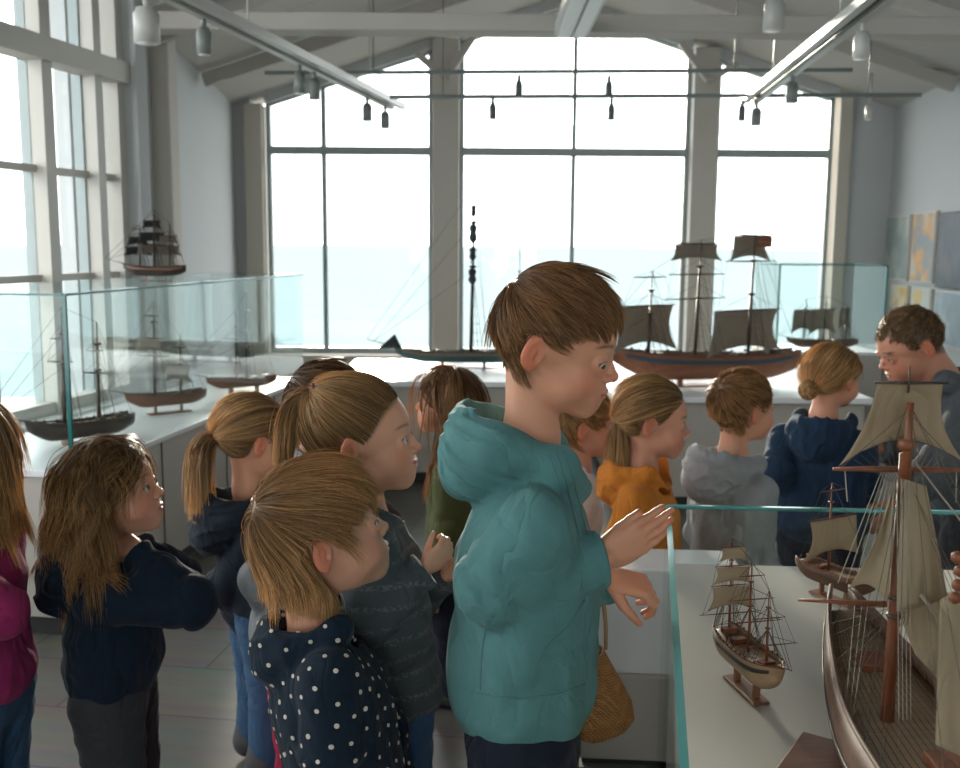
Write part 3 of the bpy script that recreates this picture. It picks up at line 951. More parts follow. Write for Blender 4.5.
    colliders = [(sk['NT'], sk['N'], 0.036*k, 0.042*k), (sk['RS'], sk['LS'], 0.050*k, 0.050*k), (sk['N'] - V(0,0,.04*k), sk['C'], 0.06*k, 0.085*k),
                 (sk['RS'], sk['RE'], 0.05*k, 0.045*k), (sk['LS'], sk['LE'], 0.05*k, 0.045*k)]
    if g.get('hood') and h.get('hoodpush', True):
        colliders.append((sk['N'] - sk['bf']*0.08*k - V(0,0,.01*k), sk['N'] - sk['bf']*0.10*k - V(0,0,.05*k), 0.05*k, 0.05*k))
    pp, R = grow_hair(fr, h, colliders, o.get('seed', 1))
    cc = hair_cols(pp, R, h)
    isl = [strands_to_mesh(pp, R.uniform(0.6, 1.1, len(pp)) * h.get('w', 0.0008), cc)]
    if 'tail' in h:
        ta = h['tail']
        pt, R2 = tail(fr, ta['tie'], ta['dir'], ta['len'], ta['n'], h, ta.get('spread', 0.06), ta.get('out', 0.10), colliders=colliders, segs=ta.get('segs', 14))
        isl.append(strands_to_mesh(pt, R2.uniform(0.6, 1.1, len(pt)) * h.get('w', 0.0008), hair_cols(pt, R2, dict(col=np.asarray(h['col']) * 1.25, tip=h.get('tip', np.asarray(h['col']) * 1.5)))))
    if 'bun' in h:
        bc, br_ = h['bun']; n = 700; m = 14; R3 = np.random.RandomState(8)
        pb = np.zeros((n, m, 3)); ax0 = R3.normal(size=(n, 3)) * 0.35 + V(1, 0.2, 0.3); ax0 /= np.linalg.norm(ax0, axis=1)[:, None]
        st_ = R3.normal(size=(n, 3)); st_ /= np.linalg.norm(st_, axis=1)[:, None]
        p0 = st_ - ax0 * (st_ * ax0).sum(1)[:, None] * 0.6; p0 /= np.linalg.norm(p0, axis=1)[:, None]; p1 = np.cross(ax0, p0)
        for i in range(m):
            a = i / (m - 1) * 3.2; pb[:, i] = np.asarray(bc) + (p0 * math.cos(a) + p1 * math.sin(a)) * br_ * R3.uniform(0.86, 1.02, (n, 1)) * np.array(h.get('bunr', (1, 1, 1)))
        pb = fr.w(pb.reshape(-1, 3)).reshape(pb.shape)
        isl.append(strands_to_mesh(pb, R3.uniform(0.8, 1.2, n) * h.get('w', 0.0008) * 1.3, hair_cols(pb, R3, h)))
    v, q, c = merge(isl)
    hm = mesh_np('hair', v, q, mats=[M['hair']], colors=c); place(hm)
    if 'tie' in h:
        tc, tr_, tm = h['tie']; mb = MB()
        c0 = fr.w(tc); dd = nrm(fr.d(h['tail']['dir'])); x = nrm(np.cross(dd, V(0, 0.1, 1))); y = np.cross(dd, x)
        mb.tube([c0 + (x * math.cos(a) + y * math.sin(a)) * tr_ * s for a in np.linspace(0, 2*math.pi, 15)], 0.022 * s, 8)
        tb = mb.build('hair_tie', tm); place(tb)
    sk['root'] = root; sk['place'] = place; sk['tf'] = tf; sk['pf'] = pf
    return sk

def mesh_join(ob, mb, m2):
    """add the shapes collected in mb to the mesh of ob, with material m2"""
    me = ob.data; n0 = len(me.vertices); p0 = len(me.polygons); l0 = len(me.loops)
    ob.data.materials.append(m2)
    co = np.zeros(n0 * 3, dtype=np.float32); me.vertices.foreach_get('co', co)
    vi = np.zeros(l0, dtype=np.int32); me.loops.foreach_get('vertex_index', vi)
    v2 = np.array(mb.v, dtype=np.float32); lt = [len(f) for f in mb.f]
    nm = bpy.data.meshes.new(me.name)
    nm.vertices.add(n0 + len(v2)); nm.vertices.foreach_set('co', np.concatenate([co, v2.ravel()]))
    vi2 = np.array([i + n0 for f in mb.f for i in f], dtype=np.int32)
    nm.loops.add(l0 + len(vi2)); nm.loops.foreach_set('vertex_index', np.concatenate([vi, vi2]))
    st = np.concatenate([np.arange(p0) * 4, l0 + np.concatenate([[0], np.cumsum(lt)[:-1]])]).astype(np.int32)
    nm.polygons.add(len(st)); nm.polygons.foreach_set('loop_start', st)
    nm.polygons.foreach_set('use_smooth', np.concatenate([np.ones(p0, bool), np.zeros(len(lt), bool)]))
    for m in me.materials: nm.materials.append(m)
    nm.polygons.foreach_set('material_index', np.concatenate([np.zeros(p0), np.ones(len(lt))]).astype(np.int32))
    nm.update(calc_edges=True); ob.data = nm
    return nm

# ------------------------------------------------------------------ the materials used
M = {}
def skinmat():
    m = mat('skin', (0.96, 0.90, 0.86), rough=0.5, var=0.035, scale=40, vcol=True, sss=0.12, spec=0.35, bump=0.06, bscale=700)
    return m
M['skin'] = skinmat()
def hairmat():
    m, nt, bs, out = newmat('hair')
    at = nt.nodes.new('ShaderNodeVertexColor'); at.layer_name = 'Col'
    nt.links.new(at.outputs['Color'], bs.inputs['Base Color'])
    bs.inputs['Roughness'].default_value = 0.42; bs.inputs['Specular IOR Level'].default_value = 0.45
    tl = nt.nodes.new('ShaderNodeBsdfTranslucent'); nt.links.new(at.outputs['Color'], tl.inputs[0])
    mx = nt.nodes.new('ShaderNodeMixShader'); mx.inputs[0].default_value = 0.45
    nt.links.new(bs.outputs[0], mx.inputs[1]); nt.links.new(tl.outputs[0], mx.inputs[2]); nt.links.new(mx.outputs[0], out.inputs[0])
    return m
M['hair'] = hairmat()
M['pupil'] = mat('pupil', (0.004, 0.004, 0.004), rough=0.08, var=0)
M['iris_blue'] = mat('iris_blue', (0.05, 0.09, 0.11), rough=0.1)
M['iris_brown'] = mat('iris_brown', (0.06, 0.03, 0.015), rough=0.1)
M['eyewhite'] = mat('eyewhite', (0.45, 0.42, 0.40), rough=0.15, var=0.02)
M['shoe'] = mat('shoe', (0.05, 0.05, 0.055), rough=0.6)
def cloth(name, c, crease=0.55, **k):
    k.setdefault('rough', 0.9); k.setdefault('bump', 0.5); k.setdefault('bscale', 420); k.setdefault('var', 0.10); k.setdefault('scale', 30); k.setdefault('spec', 0.15); k.setdefault('sheen', 0.05)
    m = mat(name, c, **k)
    # soft creases of worn cloth
    nt = m.node_tree; bs = [n for n in nt.nodes if n.type == 'BSDF_PRINCIPLED'][0]
    fine = bs.inputs['Normal'].links[0].from_node
    tc = nt.nodes.new('ShaderNodeTexCoord'); mp = nt.nodes.new('ShaderNodeMapping'); mp.inputs['Scale'].default_value = (1.0, 1.0, 0.55); mp.inputs['Rotation'].default_value = (0.3, 0.5, 0)
    no = nt.nodes.new('ShaderNodeTexNoise'); no.inputs['Scale'].default_value = 13; no.inputs['Detail'].default_value = 2.5; no.inputs['Distortion'].default_value = 0.8
    nt.links.new(tc.outputs['Object'], mp.inputs[0]); nt.links.new(mp.outputs[0], no.inputs['Vector'])
    a = nt.nodes.new('ShaderNodeMath'); a.operation = 'SUBTRACT'; a.inputs[1].default_value = 0.5; nt.links.new(no.outputs['Fac'], a.inputs[0])
    b = nt.nodes.new('ShaderNodeMath'); b.operation = 'ABSOLUTE'; nt.links.new(a.outputs[0], b.inputs[0])
    c2 = nt.nodes.new('ShaderNodeMath'); c2.operation = 'POWER'; c2.inputs[1].default_value = 0.7; nt.links.new(b.outputs[0], c2.inputs[0])
    bp = nt.nodes.new('ShaderNodeBump'); bp.inputs['Strength'].default_value = crease; bp.inputs['Distance'].default_value = 0.022
    nt.links.new(c2.outputs[0], bp.inputs['Height']); nt.links.new(bp.outputs[0], fine.inputs['Normal'])
    return m
M['teal'] = cloth('teal_fleece', (0.085, 0.205, 0.208))
M['navy'] = cloth('navy_fleece', (0.007, 0.015, 0.028))
M['navydots'] = cloth('navy_jersey', (0.008, 0.017, 0.030))
M['cream'] = cloth('cream_print', (0.62, 0.56, 0.46))
M['greyknit'] = dotwave(cloth('dark_grey_knit', (0.062, 0.070, 0.078)), 9.0, (0.15, 0.165, 0.18), fac=0.55)
M['darkjacket'] = cloth('dark_jacket', (0.012, 0.018, 0.027))
M['orange'] = cloth('orange_fleece', (0.50, 0.17, 0.025))
M['lightgrey'] = cloth('light_grey_fleece', (0.26, 0.275, 0.29))
M['navy2'] = cloth('blue_navy_fleece', (0.012, 0.028, 0.058))
M['mangrey'] = cloth('charcoal_fleece', (0.085, 0.095, 0.105))
M['olive'] = cloth('olive_jersey', (0.075, 0.085, 0.035))
M['magenta'] = cloth('magenta_fleece', (0.27, 0.022, 0.10))
M['white'] = cloth('white_cotton', (0.60, 0.62, 0.64))
M['jeans'] = cloth('blue_denim', (0.035, 0.08, 0.15))
M['darkjeans'] = cloth('dark_trousers', (0.012, 0.016, 0.028))
M['charcoal'] = cloth('charcoal_trousers', (0.035, 0.036, 0.040))
M['red'] = cloth('crimson_trousers', (0.42, 0.02, 0.07))
M['tie_blue'] = mat('blue_hair_tie', (0.03, 0.12, 0.28)); M['tie_wine'] = mat('wine_hair_tie', (0.12, 0.015, 0.04))
M['zip'] = mat('zip_tape', (0.05, 0.15, 0.16), rough=0.6); M['cord'] = mat('drawcord', (0.30, 0.42, 0.42))

# ------------------------------------------------------------------ room
M['plaster'] = mat('white_plaster', (0.455, 0.475, 0.485), rough=0.8, var=0.03, scale=3, bump=0.1, bscale=120)
M['plasterwarm'] = mat('cream_plaster', (0.48, 0.45, 0.40), rough=0.8, var=0.03, scale=3, bump=0.1, bscale=120)
M['frame'] = mat('painted_frame', (0.50, 0.48, 0.44), rough=0.5, var=0.04, scale=8)
M['frameblue'] = mat('blue_grey_frame', (0.30, 0.35, 0.355), rough=0.5, var=0.04, scale=8)
M['beam'] = mat('painted_beam', (0.42, 0.40, 0.37), rough=0.6, var=0.05, scale=5)
M['ceiling'] = mat('ceiling_board', (0.44, 0.43, 0.41), rough=0.8, var=0.03, scale=5)
M['pane'] = glassmat('window_glass', (0.985, 1.0, 1.0), refl=0.015, refl_edge=0.12)
M['caseglass'] = glassmat('case_glass', (0.965, 0.99, 0.988), refl=0.018, refl_edge=0.30)
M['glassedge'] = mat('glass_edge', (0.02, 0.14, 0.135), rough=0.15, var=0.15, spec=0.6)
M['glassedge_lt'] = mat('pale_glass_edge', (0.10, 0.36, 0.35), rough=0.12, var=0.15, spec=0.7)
M['plinth'] = mat('plinth_board', (0.40, 0.375, 0.335), rough=0.6, var=0.03, scale=4)
M['casefloor'] = mat('case_board', (0.50, 0.47, 0.42), rough=0.5, var=0.02, scale=4)
M['tabletop'] = mat('white_top', (0.72, 0.74, 0.75), rough=0.35, var=0.02, scale=4)
M['black'] = mat('black_metal', (0.012, 0.012, 0.013), rough=0.4)
M['track'] = mat('white_track', (0.50, 0.50, 0.48), rough=0.4, var=0.03)
M['trackgrey'] = mat('grey_rail', (0.13, 0.155, 0.155), rough=0.45, var=0.05)
M['spot'] = mat('lamp_housing', (0.20, 0.22, 0.21), rough=0.45, var=0.05)
M['floorgrey'] = mat('grey_plinth_foot', (0.16, 0.16, 0.16), rough=0.5)
M['spotdark'] = mat('dark_lamp_housing', (0.08, 0.10, 0.10), rough=0.45)
M['kick'] = mat('dark_kickboard', (0.03, 0.03, 0.032), rough=0.6)

def floormat():
    m, nt, bs, out = newmat('grey_floor_tiles')
    tc = nt.nodes.new('ShaderNodeTexCoord'); mp = nt.nodes.new('ShaderNodeMapping'); mp.inputs['Rotation'].default_value = (0, 0, math.radians(8))
    br = nt.nodes.new('ShaderNodeTexBrick'); br.inputs['Scale'].default_value = 1.0
    br.inputs['Brick Width'].default_value = 0.62; br.inputs['Row Height'].default_value = 0.31; br.inputs['Mortar Size'].default_value = 0.004
    br.inputs['Color1'].default_value = (0.098, 0.092, 0.086, 1); br.inputs['Color2'].default_value = (0.125, 0.120, 0.112, 1); br.inputs['Mortar'].default_value = (0.05, 0.048, 0.045, 1)
    no = nt.nodes.new('ShaderNodeTexNoise'); no.inputs['Scale'].default_value = 5; no.inputs['Detail'].default_value = 7
    m2 = nt.nodes.new('ShaderNodeMapping'); m2.inputs['Scale'].default_value = (0.6, 4, 1)
    nt.links.new(tc.outputs['Object'], mp.inputs[0]); nt.links.new(mp.outputs[0], br.inputs['Vector']); nt.links.new(mp.outputs[0], m2.inputs[0]); nt.links.new(m2.outputs[0], no.inputs['Vector'])
    mx = nt.nodes.new('ShaderNodeMix'); mx.data_type = 'RGBA'; mx.blend_type = 'OVERLAY'; mx.inputs['Factor'].default_value = 0.45
    nt.links.new(br.outputs['Color'], mx.inputs['A']); nt.links.new(no.outputs['Color'], mx.inputs['B'])
    nt.links.new(mx.outputs['Result'], bs.inputs['Base Color']); bs.inputs['Roughness'].default_value = 0.32; bs.inputs['Specular IOR Level'].default_value = 0.5
    bp = nt.nodes.new('ShaderNodeBump'); bp.inputs['Strength'].default_value = 0.15; bp.inputs['Distance'].default_value = 0.002
    nt.links.new(no.outputs['Fac'], bp.inputs['Height']); nt.links.new(bp.outputs[0], bs.inputs['Normal'])
    return m
M['floor'] = floormat()
def seamat():
    m, nt, bs, out = newmat('pale_sea')
    tc = nt.nodes.new('ShaderNodeTexCoord'); mp = nt.nodes.new('ShaderNodeMapping'); mp.inputs['Scale'].default_value = (0.02, 0.10, 1)
    no = nt.nodes.new('ShaderNodeTexNoise'); no.inputs['Scale'].default_value = 1.2; no.inputs['Detail'].default_value = 6
    rp = nt.nodes.new('ShaderNodeValToRGB'); rp.color_ramp.elements[0].color = (0.135, 0.178, 0.186, 1); rp.color_ramp.elements[1].color = (0.18, 0.213, 0.218, 1)
    nt.links.new(tc.outputs['Object'], mp.inputs[0]); nt.links.new(mp.outputs[0], no.inputs['Vector']); nt.links.new(no.outputs['Fac'], rp.inputs[0]); nt.links.new(rp.outputs[0], bs.inputs['Base Color'])
    bs.inputs['Roughness'].default_value = 1.0; bs.inputs['Specular IOR Level'].default_value = 0.0
    return m
M['sea'] = seamat()

BW = 8.0                     # the seaward wall
XL, XR = -1.93, 3.22         # its ends
XA, ZA, SL = 0.64, 3.20, 0.32
ZC = 3.35                    # flat ceiling of the near part
roofz = lambda x: ZA - SL * abs(x - XA)

S = lambda o: tag(o, kind='structure')
S(MB().box((-9, -4.0, -0.12), (7.5, BW + 0.35, 0.0)).build('floor', M['floor']))
S(MB().box((-900, 12, -5.2), (900, 6000, -5.0)).build('sea', M['sea']))
S(MB().box((-500, 9, -4.9), (500, 22, -4.6)).build('beach', mat('pale_sand', (0.16, 0.15, 0.13), rough=0.9)))

# seaward wall: three glazed bays under the gable
xs = {k: W(v, 250, BW)[0] for k, v in dict(a=268, b=324.5, c=433, d=459, e=572, f=686, g=711, h=828).items()}
zt = W(600, 152, BW)[2]; zb = W(500, 352, BW)[2]
ZTOP = 2.86
def back_wall():
    mb = MB()
    def slab(x0, x1, z0, z1a, z1b=None):          # sloped top allowed
        z1b = z1a if z1b is None else z1b
        v = []
        for y in (BW, BW + 0.30):
            v += [(x0, y, z0), (x1, y, z0), (x1, y, z1b), (x0, y, z1a)]
        mb.add(v, [(0,1,2,3), (7,6,5,4), (0,4,5,1), (1,5,6,2), (2,6,7,3), (3,7,4,0)])
    slab(XL - 0.5, xs['a'] - 0.12, 0, ZC, ZC)
    slab(xs['h'] + 0.10, XR + 0.6, 0, roofz(xs['h'] + 0.10), roofz(XR + 0.6))
    slab(xs['a'] - 0.12, xs['h'] + 0.10, 0, zb - 0.05)
    return S(mb.build('wall_back', M['plaster']))
back_wall()
# posts between the bays
for i, (l, r) in enumerate((('c', 'd'), ('f', 'g'))):
    x0, x1 = xs[l], xs[r]
    S(MB().box((x0, BW - 0.10, zb - 0.05), (x1, BW + 0.18, min(roofz(x0), roofz(x1)) - 0.01)).build('trim_%d' % (i + 1), M['frame'], bevel=0.008))
S(MB().box((xs['a'] - 0.16, BW - 0.06, 0), (xs['a'] - 0.02, BW + 0.2, roofz(xs['a'] - 0.16) - 0.03)).build('trim_3', M['plasterwarm'], bevel=0.008))
S(MB().box((xs['h'] + 0.02, BW - 0.06, 0), (xs['h'] + 0.12, BW + 0.2, roofz(xs['h'] + 0.12) - 0.03)).build('trim_4', M['plasterwarm'], bevel=0.008))
S(MB().box((xs['a'] - 0.1, BW - 0.16, zb - 0.07), (xs['h'] + 0.1, BW + 0.14, zb - 0.02)).build('trim_5', M['plasterwarm'], bevel=0.006))

def bay(n, x0, x1, mull):
    w = empty('window_%d' % n, ((x0 + x1) / 2, BW + 0.05, zb)); S(w); off = V((x0 + x1) / 2, BW + 0.05, zb)
    L = lambda x, z: V(x, BW + 0.05, z) - off
    top = lambda x: roofz(x) - 0.07
    hd_ = MB()
    for a_, b_ in ([(x0, XA), (XA, x1)] if x0 < XA < x1 else [(x0, x1)]):
        hd_.bar(L(a_, top(a_) + 0.035), L(b_, top(b_) + 0.035), 0.20, 0.09)
    hd_.build('window_head', M['plaster'], w)
    fr = MB()
    t = 0.035
    fr.bar(L(x0 + t/2, zb), L(x0 + t/2, top(x0)), t, 0.07, up=(0, 1, 0)); fr.bar(L(x1 - t/2, zb), L(x1 - t/2, top(x1)), t, 0.07, up=(0, 1, 0))
    fr.bar(L(x0, zb), L(x1, zb), 0.07, 0.05)
    if x0 < XA < x1:
        fr.bar(L(x0, top(x0)), L(XA, top(XA)), 0.07, 0.05); fr.bar(L(XA, top(XA)), L(x1, top(x1)), 0.07, 0.05)
    else: fr.bar(L(x0, top(x0)), L(x1, top(x1)), 0.07, 0.05)
    fr.build('window_frame', M['frameblue'], w)
    MB().bar(L(x0, zt), L(x1, zt), 0.065, 0.06).build('transom', M['frameblue'], w)
    cuts = [x0] + mull + [x1]
    for x in mull: MB().bar(L(x, zb), L(x, top(x)), 0.035, 0.06, up=(0, 1, 0)).build('mullion', M['frameblue'], w)
    for a, b in zip(cuts[:-1], cuts[1:]):
        MB().box(tuple(L(a, zb) - V(0, 0.004, 0)), tuple(L(b, zt) + V(0, 0.004, 0))).build('pane', M['pane'], w)
        g = MB(); pts = [(a, zt), (b, zt), (b, top(b))] + ([(XA, top(XA))] if a < XA < b else []) + [(a, top(a))]
        n_ = len(pts); v = [L(x, z) - V(0, 0.004, 0) for x, z in pts] + [L(x, z) + V(0, 0.004, 0) for x, z in pts]
        g.add(v, [tuple(range(n_)), tuple(range(2*n_ - 1, n_ - 1, -1))] + [(i, i + n_, (i+1) % n_ + n_, (i+1) % n_) for i in range(n_)])
        g.build('pane', M['pane'], w)
bay(1, xs['a'], xs['c'], [xs['b']])
bay(2, xs['d'], xs['f'], [xs['e']])
bay(3, xs['g'], xs['h'], [])

# roof: two boarded slopes and rafters
def ceiling():
    mb = MB()
    for x1 in (XL - 0.35, XR + 0.35):
        v = []
        for y in (BY + 0.05, BW + 0.4):
            v += [(XA, y, ZA), (x1, y, roofz(x1)), (x1, y, roofz(x1) + 0.12), (XA, y, ZA + 0.12)]
        mb.add(v, [(0,1,2,3), (7,6,5,4), (0,4,5,1), (1,5,6,2), (2,6,7,3), (3,7,4,0)])
    mb.box((-3.3, -4.0, ZC), (XR + 0.35, BY + 0.05, ZC + 0.1))
    # the step between the flat and the gabled part
    x0, x1 = XL - 0.35, XR + 0.35; v = []
    for y in (BY + 0.0, BY + 0.05):
        v += [(x0, y, roofz(x0)), (XA, y, ZA), (x1, y, roofz(x1)), (x1, y, ZC), (x0, y, ZC)]
    mb.add(v, [(0,1,2,3,4), (9,8,7,6,5)] + [(i, i+5, (i+1)%5+5, (i+1)%5) for i in range(5)])
    S(mb.build('ceiling', M['ceiling']))
BY = 5.2
ceiling()
def beam(n, a, b, w, h, m='beam', up=(0, 0, 1)): return S(MB().bar(a, b, w, h, up).build('trim_%d' % n, M[m], bevel=0.008))
zbm = W(500, 30, BY)[2]
beam(6, (-1.62, BY - 0.1, zbm), (2.95, BY - 0.1, zbm), 0.16, 0.085, up=(0, 0, 1))
n = 7
for yb in (BY + 0.25, 6.7):                       # rafter pairs
    for s_ in (-1, 1):
        x1 = (XL + 0.12) if s_ < 0 else (XR - 0.15)
        beam(n, (XA, yb, ZA - 0.07), (x1, yb, roofz(x1) - 0.07), 0.05, 0.09, up=(0, 0, 1)); n += 1
# struts at the tops of the posts and the short braces
for px_, d in ((446, -1), (446, 1), (698, -1), (698, 1)):
    x = W(px_, 250, BW)[0]
    beam(n, (x, BW - 0.16, 2.55), (x + d * 0.22, BW - 0.16, roofz(x + d * 0.22) - 0.10), 0.05, 0.06, up=(0, 1, 0)); n += 1
# diagonal ceiling boards seen over the tie beam
for s_ in (-1, 1):
    beam(n, (XA + s_ * 0.55, BY + 0.5, ZA - 0.22), (XA + s_ * 1.9, BY + 0.1, zbm + 0.05), 0.06, 0.08); n += 1

# right-hand wall
yr = W(882, 245, BW)
def wall_prism(name, pts, z1, m, t=0.22, side=1, top=None):
    """wall along the polyline pts on the floor"""
    mb = MB()
    (ax, ay), (bx, by) = pts
    d = nrm(V(bx - ax, by - ay, 0)); nn = V(-d[1], d[0], 0) * side * t
    z1a = z1(ax) if callable(z1) else z1; z1b = z1(bx) if callable(z1) else z1
    a, b = V(ax, ay, 0), V(bx, by, 0)
    v = [a, b, b + nn, a + nn, a + V(0,0,z1a), b + V(0,0,z1b), b + nn + V(0,0,z1b), a + nn + V(0,0,z1a)]
    mb.add(v, [(0,3,2,1),(4,5,6,7),(0,1,5,4),(1,2,6,5),(2,3,7,6),(3,0,4,7)])
    return mb
RX0, RX1 = 3.22, 3.22 - 0.10 * 12
rwx = lambda y: 3.22 - 0.10 * (BW - y)
S(wall_prism('wall_right', ((rwx(-4.0), -4.0), (rwx(BW + 0.3), BW + 0.3)), ZC, M['plaster'], side=-1).build('wall_right', M['plaster']))

wf = MB()  # unseen wall behind the camera, added to cut fill light from the rear
for bx_ in (((-3.4, -4.2, 0), (3.4, -4.0, 0.5)), ((-3.4, -4.2, 0.5), (-1.5, -4.0, ZC)), ((1.2, -4.2, 0.5), (3.4, -4.0, ZC)), ((-1.5, -4.2, 2.6), (1.2, -4.0, ZC))): wf.box(*bx_)
S(wf.build('wall_front_unseen', M['plaster']))
w5 = empty('window_5', (-0.15, -4.1, 0.5)); S(w5)  # made-up window in that wall, lets some fill light back in
MB().box((-1.35, -0.01, 0), (1.35, 0.0, 2.1)).build('pane', M['pane'], w5)
for x_ in (-1.32, 0.0, 1.32): MB().box((x_ - 0.03, -0.04, 0), (x_ + 0.03, 0.04, 2.1)).build('mullion', M['frame'], w5)
# left-hand wall with the tall window
A0 = V(-1.76, 5.12, 0); LD = nrm(V(-0.21, -1.0, 0))      # along the wall towards the camera
LN = V(LD[1], -LD[0], 0)                                     # outwards
if LN[0] > 0: LN = -LN
def lw(t, z=0.0, out=0.0): return A0 + LD * t + LN * out + V(0, 0, z)
LWT = 4.7                                                   # glazed length
zs_, ztr = 0.50, 2.13
LTOP = 3.1
def lquad(mb, t0, t1, z0, z1, o0, o1):
    v = [lw(t, z, o) for z in (z0, z1) for (t, o) in ((t0, o0), (t1, o0), (t1, o1), (t0, o1))]
    return mb.add(v, [(0,3,2,1),(4,5,6,7),(0,1,5,4),(1,2,6,5),(2,3,7,6),(3,0,4,7)])
wl_ = MB(); lquad(wl_, -0.02, LWT + 4.6, 0, zs_, 0.0, 0.3); lquad(wl_, LWT, LWT + 4.6, zs_, LTOP, 0.0, 0.3); lquad(wl_, -0.02, LWT, LTOP - 0.1, LTOP, 0, 0.3)
S(wl_.build('wall_left', M['plaster']))
sl = MB(); lquad(sl, 0.0, LWT, zs_ - 0.02, zs_ + 0.03, -0.05, 0.3); S(sl.build('trim_30', M['tabletop'], bevel=0.006))
jb = MB(); lquad(jb, -0.10, 0.0, 0, LTOP, -0.05, 0.30); S(jb.build('trim_31', M['plaster'], bevel=0.006))
# the wall beyond the window, running on to the seaward wall
e0 = lw(-0.10); S(wall_prism('x', ((e0[0], e0[1]), (XL - 0.02, BW + 0.2)), ZC, M['plaster'], side=1).build('wall_back_left', M['plaster']))
pc = MB().box((-1.79, 5.46, 0), (-1.66, 5.62, ZC)); S(pc.build('trim_32', M['plasterwarm'], bevel=0.01))

w = empty('window_4', tuple(lw(0, zs_))); S(w); o4 = lw(0, zs_)
LL = lambda t, z, o=0.0: lw(t, z, o) - o4
fr = MB()
def fbar(mb, t0, z0, t1, z1, wd, dp, out): mb.bar(LL(t0, z0, out), LL(t1, z1, out), dp if abs(t1 - t0) < 1e-6 else dp, wd, up=(0, 0, 1)) if abs(t1-t0) > 1e-6 else mb.bar(LL(t0, z0, out), LL(t0, z1, out), wd, dp, up=tuple(LN))
# vertical members: t measured from the far jamb towards the camera
def tpix(px_):
    """distance along the wall of the vertical seen at picture column px_"""
    d = W(px_, 230, 1.0) - V(0, 0, CAM_H); c = W(px_, 230, 0.0001)
    # intersect with the wall line
    A = np.array([[d[0], -LD[0]], [d[1], -LD[1]]]); r = np.linalg.solve(A, A0[:2]); return r[1]
tm = [tpix(106), tpix(56), tpix(-14), tpix(-90), tpix(-190)]
fbar(fr, 0.03, zs_, 0.03, LTOP, 0.06, 0.08, 0.06); fbar(fr, LWT, zs_, LWT, LTOP, 0.08, 0.08, 0.06)
fbar(fr, 0, zs_ + 0.05, LWT, zs_ + 0.05, 0.07, 0.08, 0.06); fbar(fr, 0, LTOP - 0.1, LWT, LTOP - 0.1, 0.08, 0.08, 0.06)
fr.build('window_frame', M['frame'], w)
tb = MB(); fbar(tb, 0, ztr, LWT, ztr, 0.10, 0.12, 0.04); tb.build('transom', M['frame'], w)
for z in (1.62, 1.14):
    b_ = MB(); fbar(b_, 0, z, LWT, z, 0.032, 0.05, 0.08); b_.build('glazing_bar', M['frame'], w)
for i, t in enumerate(tm):
    b_ = MB(); fbar(b_, t, zs_, t, LTOP, 0.075 if i else 0.06, 0.09, 0.05); b_.build('mullion', M['frame'], w)
    b_ = MB(); fbar(b_, t + 0.030, zs_, t + 0.030, LTOP, 0.02, 0.05, 0.10); b_.build('mullion', M['frameblue'], w)
cuts = [0.0] + tm + [LWT]
for a, b in zip(cuts[:-1], cuts[1:]):
    for z0, z1 in ((zs_ + 0.05, ztr), (ztr, LTOP - 0.1)):
        p = [LL(t, z, o) for z in (z0, z1) for (t, o) in ((a, 0.08), (b, 0.08), (b, 0.088), (a, 0.088))]
        MB().add(p, [(0,3,2,1),(4,5,6,7),(0,1,5,4),(1,2,6,5),(2,3,7,6),(3,0,4,7)]).build('pane', M['pane'], w)
# outer pier that the farthest panes look on to
pr = MB(); lquad(pr, -0.3, tm[0] * 0.55, zs_, LTOP, 0.24, 0.32); S(pr.build('trim_33', M['plaster']))
# baseboards
S(wall_prism('b', ((rwx(-4) - 0.015, -4), (rwx(BW) - 0.015, BW)), 0.09, None, t=0.015, side=-1).build('baseboard_right', M['tabletop']))

# ------------------------------------------------------------------ display cases, tables
def glass_panel(root, a, b, z0, z1, t=0.008, edge=('top',), name='glass_panel', em='glassedge', ew=0.010):
    """upright pane from a to b (x, y) with a green polished edge strip on top"""
    a = V(a[0], a[1], 0); b = V(b[0], b[1], 0); d = nrm(b - a); nn = V(-d[1], d[0], 0) * t / 2
    v = [a - nn, b - nn, b + nn, a + nn]
    p = [q + V(0, 0, z0) for q in v] + [q + V(0, 0, z1) for q in v]
    o = MB().add(p, [(0,3,2,1),(4,5,6,7),(0,1,5,4),(1,2,6,5),(2,3,7,6),(3,0,4,7)]).build(name, M['caseglass'], root)
    if 'top' in edge: MB().bar(a + V(0,0,z1+0.001), b + V(0,0,z1+0.001), ew, 0.007).build('glass_edge', M[em], o)
    if 'a' in edge: MB().bar(a + V(0,0,z0), a + V(0,0,z1), ew, 0.010, up=tuple(d)).build('glass_edge', M[em], o)
    if 'b' in edge: MB().bar(b + V(0,0,z0), b + V(0,0,z1), ew, 0.010, up=tuple(d)).build('glass_edge', M[em], o)
    return o

